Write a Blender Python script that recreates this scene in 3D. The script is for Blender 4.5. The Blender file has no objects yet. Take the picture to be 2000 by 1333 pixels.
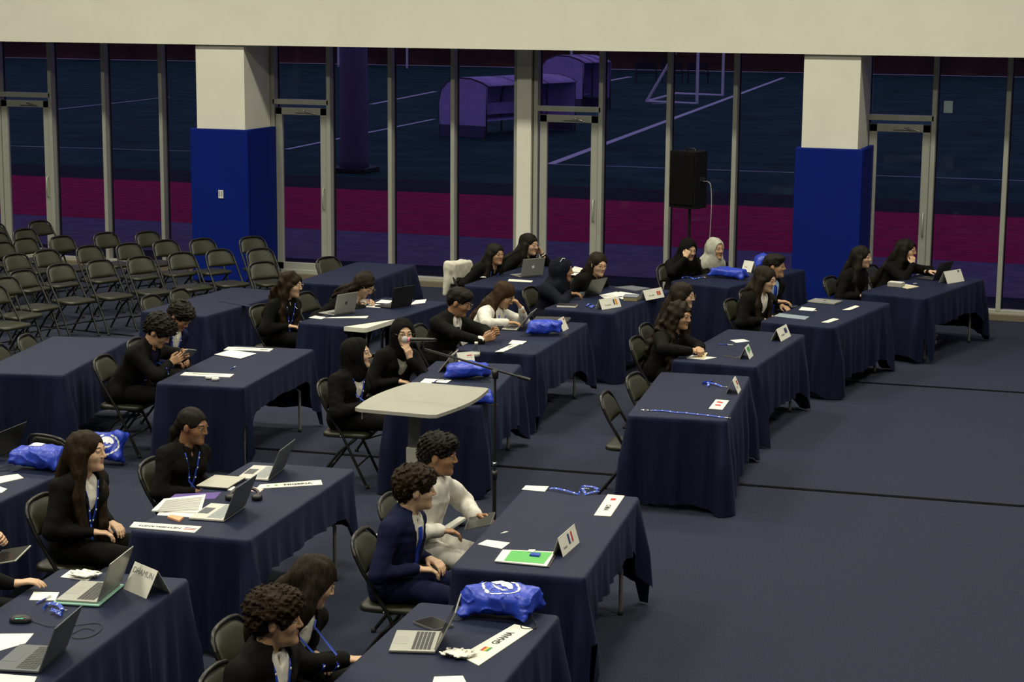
import bpy, bmesh, math, random
import numpy as np
from mathutils import Vector, Matrix
from mathutils.bvhtree import BVHTree
random.seed(7)
RNG = np.random.default_rng(7)
SC = bpy.context.scene
COL = SC.collection
PI = math.pi
def R(d): return math.radians(d)

# ------------------------------------------------------------------ camera
F_PX, PITCH, ROLL, YAW, CAM_H = 3748.75, 0.17456, 0.00768, 0.33316, 3.8992
fw = Vector((-math.sin(YAW)*math.cos(PITCH), math.cos(YAW)*math.cos(PITCH), -math.sin(PITCH)))
rt = Vector((math.cos(YAW), math.sin(YAW), 0)); up = rt.cross(fw)
rt2 = rt*math.cos(ROLL)+up*math.sin(ROLL); up2 = up*math.cos(ROLL)-rt*math.sin(ROLL)
cam = bpy.data.objects.new('camera', bpy.data.cameras.new('camera')); COL.objects.link(cam)
cam.data.sensor_width = 36.0; cam.data.lens = F_PX/2000*36.0
cam.data.clip_end = 400
M = Matrix((rt2, up2, -fw)).transposed().to_4x4(); M.translation = Vector((0, 0, CAM_H))
cam.matrix_world = M
SC.camera = cam
def at(px, py, z=None, y=None):
    """point where the photo's pixel ray meets the plane z = const (or y = const)"""
    d = fw + rt2*((px-1000)/F_PX) - up2*((py-666.5)/F_PX)
    t = (z-CAM_H)/d.z if z is not None else y/d.y
    return Vector((0, 0, CAM_H)) + d*t

# ------------------------------------------------------------------ light and exposure
SC.view_settings.view_transform = 'Standard'; SC.view_settings.look = 'None'
SC.view_settings.gamma = 1.0; SC.view_settings.exposure = 0.0
SC.view_settings.use_curve_mapping = False
w = bpy.data.worlds.new('dusk_sky'); SC.world = w; w.use_nodes = True
bg = w.node_tree.nodes['Background']; bg.inputs[0].default_value = (0.20, 0.17, 0.42, 1); bg.inputs[1].default_value = 0.85
LAMP_W = 185.0          # watts per ceiling lamp
LAMP_COL = (1.0, 0.95, 0.76)
CEIL = 8.0
LAMPS = [(x, y) for y in (3.0, 9.0, 15.0, 20.2) for x in (-18.0, -13.2, -8.4, -3.6, 1.2)]

# ------------------------------------------------------------------ materials
MATS = {}
def mat(name, col, rough=.6, metal=0.0, var=0.0, scale=40.0, bump=0.0, bscale=200.0, spec=.5, emit=None, es=0, stretch=None, sheen=0, tint=None):
    if name in MATS: return MATS[name]
    m = bpy.data.materials.new(name); m.use_nodes = True; nt = m.node_tree; b = nt.nodes['Principled BSDF']
    b.inputs['Base Color'].default_value = (*col, 1); b.inputs['Roughness'].default_value = rough
    b.inputs['Metallic'].default_value = metal; b.inputs['Specular IOR Level'].default_value = spec
    if sheen: b.inputs['Sheen Weight'].default_value = sheen
    if tint: b.inputs['Specular Tint'].default_value = (*tint, 1); b.inputs['Sheen Tint'].default_value = (*tint, 1)
    tc = nt.nodes.new('ShaderNodeTexCoord'); mp = nt.nodes.new('ShaderNodeMapping')
    nt.links.new(tc.outputs['Object'], mp.inputs[0])
    if stretch: mp.inputs['Scale'].default_value = stretch
    if var:
        n = nt.nodes.new('ShaderNodeTexNoise'); n.inputs['Scale'].default_value = scale; n.inputs['Detail'].default_value = 4
        nt.links.new(mp.outputs[0], n.inputs[0])
        r = nt.nodes.new('ShaderNodeValToRGB'); r.color_ramp.elements[0].position = .3; r.color_ramp.elements[1].position = .7
        lo = [max(c*(1-var), 0) for c in col]; hi = [min(c*(1+var), 1) for c in col]
        r.color_ramp.elements[0].color = (*lo, 1); r.color_ramp.elements[1].color = (*hi, 1)
        nt.links.new(n.outputs[0], r.inputs[0]); nt.links.new(r.outputs[0], b.inputs['Base Color'])
    if bump:
        n2 = nt.nodes.new('ShaderNodeTexNoise'); n2.inputs['Scale'].default_value = bscale; n2.inputs['Detail'].default_value = 3
        nt.links.new(mp.outputs[0], n2.inputs[0])
        bp = nt.nodes.new('ShaderNodeBump'); bp.inputs['Strength'].default_value = bump; bp.inputs['Distance'].default_value = .01
        nt.links.new(n2.outputs[0], bp.inputs['Height']); nt.links.new(bp.outputs[0], b.inputs['Normal'])
    if emit: b.inputs['Emission Color'].default_value = (*emit, 1); b.inputs['Emission Strength'].default_value = es
    MATS[name] = m; return m

def glass_mat(name, tint, refl):
    if name in MATS: return MATS[name]
    m = bpy.data.materials.new(name); m.use_nodes = True; nt = m.node_tree
    for n in list(nt.nodes): nt.nodes.remove(n)
    o = nt.nodes.new('ShaderNodeOutputMaterial'); t = nt.nodes.new('ShaderNodeBsdfTransparent'); g = nt.nodes.new('ShaderNodeBsdfGlossy')
    t.inputs[0].default_value = (*tint, 1); g.inputs['Roughness'].default_value = .02
    f = nt.nodes.new('ShaderNodeFresnel'); f.inputs[0].default_value = refl
    mx = nt.nodes.new('ShaderNodeMixShader'); nt.links.new(f.outputs[0], mx.inputs[0]); nt.links.new(t.outputs[0], mx.inputs[1]); nt.links.new(g.outputs[0], mx.inputs[2])
    nt.links.new(mx.outputs[0], o.inputs[0]); MATS[name] = m; return m

# ------------------------------------------------------------------ scene helpers
def tag(o, label=None, cat=None, group=None, kind=None):
    if label: o['label'] = label
    if cat: o['category'] = cat
    if group: o['group'] = group
    if kind: o['kind'] = kind
    return o
def empty(name, loc=(0, 0, 0), rz=0, label=None, cat=None, group=None):
    o = bpy.data.objects.new(name, None); COL.objects.link(o); o.empty_display_size = .1
    o.location = loc; o.rotation_euler = (0, 0, rz)
    return tag(o, label, cat, group)
def link(name, me, parent=None):
    o = bpy.data.objects.new(name, me); COL.objects.link(o)
    if parent: o.parent = parent
    return o
def np_mesh(name, v, quads, mats, mi=None, smooth=True):
    me = bpy.data.meshes.new(name); v = np.asarray(v, np.float32); q = np.asarray(quads, np.int32)
    me.vertices.add(len(v)); me.vertices.foreach_set('co', v.ravel())
    me.loops.add(q.size); me.loops.foreach_set('vertex_index', q.ravel())
    me.polygons.add(len(q)); me.polygons.foreach_set('loop_start', np.arange(len(q), dtype=np.int32)*q.shape[1])
    if mi is not None: me.polygons.foreach_set('material_index', np.asarray(mi, np.int32))
    me.polygons.foreach_set('use_smooth', np.full(len(q), smooth))
    me.update(calc_edges=True)
    for m in mats: me.materials.append(m)
    return me

class MB:
    """collects boxes, bars, tubes and sheets into one mesh"""
    def __init__(s): s.v = []; s.f = []; s.sm = []
    def add(s, verts, faces, smooth=False, T=None):
        o = len(s.v)
        s.v += [tuple(T @ Vector(p)) if T else tuple(p) for p in verts]
        s.f += [tuple(i+o for i in f) for f in faces]; s.sm += [smooth]*len(faces); return s
    def box(s, c, d, T=None, bev=0.0):
        x, y, z = [k/2 for k in d]
        if bev <= 0:
            v = [(c[0]+a*x, c[1]+b*y, c[2]+e*z) for e in (-1, 1) for b in (-1, 1) for a in (-1, 1)]
            return s.add(v, [(0, 2, 3, 1), (4, 5, 7, 6), (0, 1, 5, 4), (2, 6, 7, 3), (0, 4, 6, 2), (1, 3, 7, 5)], False, T)
        bm = bmesh.new(); bmesh.ops.create_cube(bm, size=1)
        for q in bm.verts: q.co = Vector((q.co.x*d[0]+c[0], q.co.y*d[1]+c[1], q.co.z*d[2]+c[2]))
        bmesh.ops.bevel(bm, geom=list(bm.edges), offset=bev, segments=2, affect='EDGES', profile=.5)
        bm.verts.index_update(); vs = [tuple(q.co) for q in bm.verts]; fs = [[q.index for q in f.verts] for f in bm.faces]; bm.free()
        return s.add(vs, fs, False, T)
    def tube(s, pts, r, n=8, closed=False, T=None, caps=True, flat=None):
        pts = [Vector(p) for p in pts]; m = len(pts); rr = r if isinstance(r, (list, tuple)) else [r]*m
        V = []; Fs = []; prev = None
        for i, p in enumerate(pts):
            a = pts[(i-1) % m] if (closed or i > 0) else p; b = pts[(i+1) % m] if (closed or i < m-1) else p
            t = (b-a).normalized()
            if prev is None:
                u = t.orthogonal().normalized()
            else:
                u = (prev - t*prev.dot(t)); u = u.normalized() if u.length > 1e-6 else t.orthogonal().normalized()
            prev = u; w_ = t.cross(u)
            for k in range(n):
                an = 2*PI*k/n; V.append(p+(u*math.cos(an)+w_*math.sin(an))*rr[i])
        for i in range(m if closed else m-1):
            for k in range(n):
                a = i*n+k; b = i*n+(k+1) % n; j = (i+1) % m
                Fs.append((a, b, j*n+(k+1) % n, j*n+k))
        s.add(V, Fs, True, T)
        if not closed and caps:
            s.add(V[:n], [tuple(range(n-1, -1, -1))], False, T); s.add(V[-n:], [tuple(range(n))], False, T)
        return s
    def lathe(s, prof, n=16, T=None, smooth=True):
        V = []; Fs = []
        for r, z in prof:
            for k in range(n): V.append((r*math.cos(2*PI*k/n), r*math.sin(2*PI*k/n), z))
        for i in range(len(prof)-1):
            for k in range(n): Fs.append((i*n+k, i*n+(k+1) % n, (i+1)*n+(k+1) % n, (i+1)*n+k))
        Fs.append(tuple(range(n-1, -1, -1))); Fs.append(tuple(range((len(prof)-1)*n, len(prof)*n)))
        return s.add(V, Fs, smooth, T)
    def prism(s, poly, z0, z1, T=None):
        n = len(poly); V = [(x, y, z0) for x, y in poly]+[(x, y, z1) for x, y in poly]
        Fs = [tuple(range(n-1, -1, -1)), tuple(range(n, 2*n))]+[(i, (i+1) % n, n+(i+1) % n, n+i) for i in range(n)]
        return s.add(V, Fs, False, T)
    def sheet(s, pts, nx, ny, th=.0015, smooth=True, T=None):
        """grid of nx*ny points -> thin double-sided sheet"""
        P = [Vector(p) for p in pts]; N = []
        for j in range(ny):
            for i in range(nx):
                a = P[j*nx+min(i+1, nx-1)]-P[j*nx+max(i-1, 0)]; b = P[min(j+1, ny-1)*nx+i]-P[max(j-1, 0)*nx+i]
                n_ = a.cross(b); N.append(n_.normalized() if n_.length > 0 else Vector((0, 0, 1)))
        V = [p for p in P]+[p-n_*th for p, n_ in zip(P, N)]; o = nx*ny; Fs = []
        for j in range(ny-1):
            for i in range(nx-1):
                q = (j*nx+i, j*nx+i+1, (j+1)*nx+i+1, (j+1)*nx+i); Fs.append(q); Fs.append(tuple(o+k for k in reversed(q)))
        rim = [i for i in range(nx)]+[j*nx+nx-1 for j in range(1, ny)]+[(ny-1)*nx+i for i in range(nx-2, -1, -1)]+[j*nx for j in range(ny-2, 0, -1)]
        for a, b in zip(rim, rim[1:]+rim[:1]): Fs.append((b, a, o+a, o+b))
        return s.add(V, Fs, smooth, T)
    def mesh(s, name, m):
        me = bpy.data.meshes.new(name); me.from_pydata(s.v, [], s.f); me.polygons.foreach_set('use_smooth', s.sm)
        me.materials.append(m); me.update(); return me
    def build(s, name, m, parent=None):
        return link(name, s.mesh(name, m), parent)
def copy_tree(o, parent=None):
    c = o.copy(); COL.objects.link(c)
    if parent: c.parent = parent
    for ch in [k for k in TREE.get(o.name, [])]: copy_tree(ch, c)
    return c
TREE = {}
def remember(root):
    """note the children of a prototype so that it can be copied"""
    kids = [k for k in bpy.data.objects if k.parent == root]; TREE[root.name] = kids
    for k in kids: TREE[k.name] = [g for g in bpy.data.objects if g.parent == k]
    return root
def rrect(w_, h_, r, n=5):
    p = []
    for cx, cy, a0 in ((w_/2-r, h_/2-r, 0), (-w_/2+r, h_/2-r, 90), (-w_/2+r, -h_/2+r, 180), (w_/2-r, -h_/2+r, 270)):
        for k in range(n+1): a = R(a0+90*k/n); p.append((cx+r*math.cos(a), cy+r*math.sin(a)))
    return p
def spline(pts, n=6):
    P = [Vector(p) for p in pts]; out = []
    for i in range(len(P)-1):
        a, b, c, d = P[max(i-1, 0)], P[i], P[i+1], P[min(i+2, len(P)-1)]
        for k in range(n):
            t = k/n; out.append(.5*((2*b)+(c-a)*t+(2*a-5*b+4*c-d)*t*t+(3*b-a-3*c+d)*t*t*t))
    return out+[P[-1]]
TXT = {}
def text_mesh(s, size, m, name='lettering', bold=0.0, align='CENTER'):
    cu = bpy.data.curves.new('txt', 'FONT'); cu.body = s; cu.size = size; cu.align_x = align; cu.align_y = 'CENTER'; cu.extrude = .0006; cu.offset = bold; cu.resolution_u = 2
    o = bpy.data.objects.new('txt', cu); me = o.to_mesh().copy(); o.to_mesh_clear(); bpy.data.objects.remove(o); bpy.data.curves.remove(cu)
    me.materials.clear(); me.materials.append(m); me.name = name; return me
# ------------------------------------------------------------------ implicit-surface modeller (people, hair, cloth bags)
class Field:
    def __init__(s, lo, hi, h):
        s.h = h; s.lo = np.asarray(lo, float); n = np.ceil((np.asarray(hi)-s.lo)/h).astype(int)+1
        s.n = n; s.ax = [s.lo[i]+np.arange(n[i])*h for i in range(3)]; s.D = np.full(n, 1.0, np.float32)
    def _blk(s, blo, bhi):
        a = np.maximum(np.floor((blo-s.lo)/s.h).astype(int), 0); b = np.minimum(np.ceil((bhi-s.lo)/s.h).astype(int)+1, s.n)
        if np.any(b <= a): return None
        sl = tuple(slice(a[i], b[i]) for i in range(3))
        return sl, s.ax[0][sl[0]][:, None, None].astype(np.float32), s.ax[1][sl[1]][None, :, None].astype(np.float32), s.ax[2][sl[2]][None, None, :].astype(np.float32)
    def put(s, p, k=.01, op='u'):
        lo, hi = p.bb(); pad = k+s.h*3+.012
        r = s._blk(lo-pad, hi+pad)
        if r is None: return s
        sl, X, Y, Z = r; d = p.ev(X, Y, Z); A = s.D[sl]; k = max(k, 1e-4)
        if op == 's':
            d = -d; hh = np.clip(.5-.5*(d-A)/k, 0, 1); s.D[sl] = d*(1-hh)+A*hh+k*hh*(1-hh)
        else:
            hh = np.clip(.5+.5*(d-A)/k, 0, 1); s.D[sl] = d*(1-hh)+A*hh-k*hh*(1-hh)
        return s
    def disp(s, fn, band=.03):
        m = np.abs(s.D) < band; i = np.argwhere(m)
        if len(i): s.D[m] += fn(s.lo+i*s.h).astype(np.float32)
        return s
    def nets(s):
        D = s.D; S = D < 0; n = s.n; c = np.zeros(n-1, np.uint8)
        for a in (0, 1):
            for b in (0, 1):
                for e in (0, 1): c += S[a:n[0]-1+a, b:n[1]-1+b, e:n[2]-1+e]
        act = (c > 0) & (c < 8); I = np.argwhere(act); vid = np.full(n-1, -1, np.int32); vid[act] = np.arange(len(I))
        pos = np.zeros((len(I), 3)); cnt = np.zeros(len(I)); O = [(a, b, e) for a in (0, 1) for b in (0, 1) for e in (0, 1)]
        for p in O:
            for x in range(3):
                if p[x]: continue
                q = list(p); q[x] = 1; A = D[I[:, 0]+p[0], I[:, 1]+p[1], I[:, 2]+p[2]]; B = D[I[:, 0]+q[0], I[:, 1]+q[1], I[:, 2]+q[2]]
                m = (A < 0) != (B < 0); t = np.where(m, A/np.where(m, A-B, 1), 0); v = np.tile(np.array(p, float), (len(I), 1)); v[:, x] += t
                pos += v*m[:, None]; cnt += m
        V = s.lo+(I+pos/np.maximum(cnt, 1)[:, None])*s.h; Q = []
        for x in range(3):
            y, z = (x+1) % 3, (x+2) % 3; sa = [slice(None)]*3; sb = [slice(None)]*3
            sa[x] = slice(0, n[x]-1); sb[x] = slice(1, n[x])
            for w_ in (y, z): sa[w_] = slice(1, n[w_]-1); sb[w_] = slice(1, n[w_]-1)
            e = S[tuple(sa)] != S[tuple(sb)]; E = np.argwhere(e)
            if not len(E): continue
            E[:, y] += 1; E[:, z] += 1; ins = S[E[:, 0], E[:, 1], E[:, 2]]
            def cell(dy, dz):
                k = E.copy(); k[:, y] += dy; k[:, z] += dz; return vid[k[:, 0], k[:, 1], k[:, 2]]
            q = np.stack([cell(-1, -1), cell(0, -1), cell(0, 0), cell(-1, 0)], 1); q[~ins] = q[~ins][:, ::-1]; Q.append(q)
        return V, (np.concatenate(Q) if Q else np.zeros((0, 4), int))
class Cone:
    """round cone a-b; q flattens it along the first axis of frame fr (rows f, l, s)"""
    def __init__(s, a, b, ra, rb, fr=None, q=1.0):
        s.a = np.array(a, float); s.b = np.array(b, float); s.ra, s.rb = ra, rb; s.fr = fr; s.q = q
    def bb(s):
        r = max(s.ra, s.rb)*max(s.q, 1); return np.minimum(s.a, s.b)-r, np.maximum(s.a, s.b)+r
    def ev(s, X, Y, Z):
        x, y, z = X-s.a[0], Y-s.a[1], Z-s.a[2]; b = s.b-s.a
        if s.fr is not None:
            f = s.fr; u = (f[0][0]*x+f[0][1]*y+f[0][2]*z)/s.q; v = f[1][0]*x+f[1][1]*y+f[1][2]*z; w_ = f[2][0]*x+f[2][1]*y+f[2][2]*z
            x, y, z = u, v, w_; b = np.array([b@f[0]/s.q, b@f[1], b@f[2]])
        t = np.clip((x*b[0]+y*b[1]+z*b[2])/max(b@b, 1e-9), 0, 1)
        d = np.sqrt((x-b[0]*t)**2+(y-b[1]*t)**2+(z-b[2]*t)**2)-(s.ra+(s.rb-s.ra)*t)
        return d*(min(s.q, 1) if s.fr is not None else 1)
class Ell:
    def __init__(s, c, r, fr=None): s.c = np.array(c, float); s.r = np.array(r, float); s.fr = fr
    def bb(s): m = s.r.max(); return s.c-m, s.c+m
    def ev(s, X, Y, Z):
        x, y, z = X-s.c[0], Y-s.c[1], Z-s.c[2]
        if s.fr is not None:
            f = s.fr; x, y, z = (f[i][0]*x+f[i][1]*y+f[i][2]*z for i in range(3))
        r = s.r; k0 = np.sqrt((x/r[0])**2+(y/r[1])**2+(z/r[2])**2); k1 = np.sqrt((x/r[0]**2)**2+(y/r[1]**2)**2+(z/r[2]**2)**2)+1e-6
        return k0*(k0-1)/k1
class Box:
    def __init__(s, c, h, r=.01, fr=None): s.c = np.array(c, float); s.hh = np.array(h, float); s.r = r; s.fr = fr
    def bb(s): m = np.linalg.norm(s.hh); return s.c-m, s.c+m
    def ev(s, X, Y, Z):
        p = [X-s.c[0], Y-s.c[1], Z-s.c[2]]
        if s.fr is not None: f = s.fr; p = [f[i][0]*p[0]+f[i][1]*p[1]+f[i][2]*p[2] for i in range(3)]
        q = [np.abs(p[i])-(s.hh[i]-s.r) for i in range(3)]
        o = np.sqrt(sum(np.maximum(k, 0)**2 for k in q)); return o+np.minimum(np.maximum(np.maximum(q[0], q[1]), q[2]), 0)-s.r
def bounds(prims, pad=.03):
    lo = np.min([p.bb()[0] for p in prims], 0)-pad; hi = np.max([p.bb()[1] for p in prims], 0)+pad; return lo, hi
def wobble(freq, amp, seed, stretch=(1, 1, 1), n=5):
    g = np.random.default_rng(seed); K = g.normal(size=(n, 3)); K /= np.linalg.norm(K, axis=1)[:, None]; K *= freq*g.uniform(.7, 1.4, (n, 1)); K *= np.array(stretch); ph = g.uniform(0, 6.28, n)
    return lambda P: amp*np.sin(P@K.T+ph).mean(1)*2
def sdf(add, h, sub=(), disp=None, band=.03):
    """add: list of (prim, k); sub: list of (prim, k)"""
    lo, hi = bounds([p for p, _ in add]); f = Field(lo, hi, h)
    for p, k in add: f.put(p, k)
    if disp:
        for d in (disp if isinstance(disp, list) else [disp]): f.disp(d, band)
    for p, k in sub: f.put(p, k, 's')
    return f.nets()
# ------------------------------------------------------------------ people
A_ = lambda *v: np.array(v, float)
def nrm(v): return v/max(np.linalg.norm(v), 1e-9)
def rz(a): c, s = math.cos(a), math.sin(a); return np.array([[c, -s, 0], [s, c, 0], [0, 0, 1.]])
def ry(a): c, s = math.cos(a), math.sin(a); return np.array([[c, 0, s], [0, 1, 0], [-s, 0, c]])
def rx(a): c, s = math.cos(a), math.sin(a); return np.array([[1, 0, 0], [0, c, -s], [0, s, c]])
def ik(S, W, l1, l2, hint):
    d = W-S; L = np.linalg.norm(d); mx = (l1+l2)*.995
    if L > mx: W = S+d/L*mx; d = W-S; L = mx
    L = max(L, abs(l1-l2)+.02); u = nrm(d); a = (l1*l1-l2*l2+L*L)/(2*L); h = math.sqrt(max(l1*l1-a*a, 1e-6)); p = hint-u*(hint@u)
    return S+u*a+nrm(p)*h, W
def join(parts):
    """list of (V, Q, material_index) -> one mesh array set"""
    V = []; Q = []; MI = []; o = 0
    for v, q, m in parts:
        V.append(v); Q.append(q+o); MI.append(np.full(len(q), m) if np.isscalar(m) else m); o += len(v)
    return np.concatenate(V), np.concatenate(Q), np.concatenate(MI)
def ball(c, r, fr=None, n=10, m=6):
    V = []; Q = []
    for i in range(m+1):
        a = PI*i/m
        for k in range(n): b = 2*PI*k/n; p = A_(math.cos(a)*r[0], math.sin(a)*math.cos(b)*r[1], math.sin(a)*math.sin(b)*r[2]); V.append((fr.T@p if fr is not None else p)+c)
    for i in range(m):
        for k in range(n): Q.append((i*n+k, i*n+(k+1) % n, (i+1)*n+(k+1) % n, (i+1)*n+k))
    return np.array(V), np.array(Q)
SKINS = {'light': (.58, .37, .235), 'mid': (.45, .265, .15), 'tan': (.36, .19, .095), 'brown': (.21, .10, .048)}
def skin_mat(k): return mat('skin_'+k, SKINS[k], .5, var=.07, scale=25)
EYE_W = mat('eye_white', (.6, .57, .5), .3); EYE_D = mat('iris', (.018, .01, .006), .2)
def lips_mat(k): c = SKINS[k]; return mat('lips_'+k, (c[0]*.72, c[1]*.5, c[2]*.5), .45)
def cloth_mat(name, col, rough=.85, **k): return mat(name, col, rough, var=.18, scale=18, bump=.15, bscale=350, sheen=.0, spec=.12, **k)
def hair_mat(name, col):
    return mat('hair_'+name, col, .6, var=.6, scale=14, bump=.25, bscale=22, stretch=(8, 8, 1.0), spec=.12)
HAIRS = {'black': (.011, .009, .007), 'brown': (.017, .010, .005), 'dark': (.016, .011, .007), 'auburn': (.032, .017, .007)}
CL = {'black': (.0038, .0035, .0031), 'navy': (.007, .009, .036), 'white': (.66, .64, .58), 'ltblue': (.30, .43, .62), 'grey': (.40, .40, .34), 'blue': (.012, .035, .33), 'dknavy': (.006, .007, .014), 'cream': (.55, .53, .45)}
def ccol(n): return cloth_mat('cloth_'+n, CL[n])
LANY = mat('lanyard_blue', (.012, .05, .42), .5, var=.15, scale=60); LANY_P = mat('lanyard_print', (.75, .78, .85), .6)
METAL = mat('chrome', (.6, .6, .6), .25, 1.0); FRAME_D = mat('spectacle_frame', (.03, .018, .012), .3); FRAME_G = mat('spectacle_metal', (.35, .28, .18), .3, 1.0)
LENS = glass_mat('lens', (.92, .92, .92), 1.3)

def hand_prims(W, d, n, right, curl, s, k_in):
    d = nrm(d); n = nrm(n-d*(n@d)); t = np.cross(d, n) if right else np.cross(n, d); P = []
    offs = (.029, .010, -.009, -.027); lens = (.92, 1.02, .95, .76)
    P.append((Cone(W-d*.05*s, W+d*.015*s, .024*s, .024*s), .012))
    for o, ln in zip(offs, lens):
        k = W+d*(.088-.12*abs(o-.005))*s+t*o*s-n*.004*s
        P.append((Cone(W+t*o*.55*s+d*.008*s, k, .0135*s, .0105*s), .012))
        a = curl*.75; p = k
        for j, L in enumerate((.043, .027, .021)):
            v = d*math.cos(a)+n*math.sin(a)+t*o*(.9 if j == 0 else .4)*(1-.6*min(curl, 1)); v = nrm(v); q = p+v*L*ln*s
            P.append((Cone(p, q, (.0093-.0009*j)*s, (.0085-.0010*j)*s), .0025)); p = q; a += curl*(.95 if j == 0 else .75)
    b0 = W+d*.022*s+t*.018*s; b1 = W+d*.052*s+t*.047*s+n*.012*s; b2 = b1+(d*.8+t*.25*(1-curl)+n*.35*curl+n*.1)*.032*s; b3 = b2+(d*.85-t*.1+n*.5*curl)*.026*s
    P += [(Cone(b0, b1, .0145*s, .0115*s), .010), (Cone(b1, b2, .011*s, .0095*s), .004), (Cone(b2, b3, .0095*s, .0075*s), .003)]
    return P
def ribbon(pts, width, lat, th=.0012):
    P = [np.array(p) for p in pts]; V = []; Q = []
    for i, p in enumerate(P):
        t = nrm(P[min(i+1, len(P)-1)]-P[max(i-1, 0)]); l_ = lat-t*(lat@t); l_ = nrm(l_); n_ = np.cross(t, l_)
        V += [p-l_*width/2, p+l_*width/2, p+l_*width/2+n_*th, p-l_*width/2+n_*th]
    for i in range(len(P)-1):
        for a, b in ((0, 1), (1, 2), (2, 3), (3, 0)): Q.append((i*4+a, i*4+b, i*4+4+b, i*4+4+a))
    e = (len(P)-1)*4; Q += [(3, 2, 1, 0), (e, e+1, e+2, e+3)]
    return np.array(V), np.array(Q)
SHOE = {}
def shoe_meshes(kind):
    if kind in SHOE: return SHOE[kind]
    col = {'black': (.012, .011, .011), 'sneaker': (.012, .011, .012), 'white': (.62, .60, .54)}[kind]
    v, q = sdf([(Ell((-.02, 0, .05), (.05, .036, .04)), .02), (Cone((-.02, 0, .045), (.10, 0, .035), .04, .036), .03), (Ell((.13, 0, .032), (.06, .042, .028)), .03), (Cone((-.02, 0, .05), (-.02, 0, .095), .038, .036), .02)], .007)
    up_ = np_mesh('shoe', v, q, [mat('shoe_'+kind, col, .45)])
    v, q = sdf([(Box((.055, 0, .012), (.125, .040, .012), .010), .005)], .008)
    so = np_mesh('sole', v, q, [mat('sole_'+kind, (.62, .6, .54) if kind != 'black' else (.01, .01, .01), .6)])
    SHOE[kind] = (up_, so); return SHOE[kind]

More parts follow.
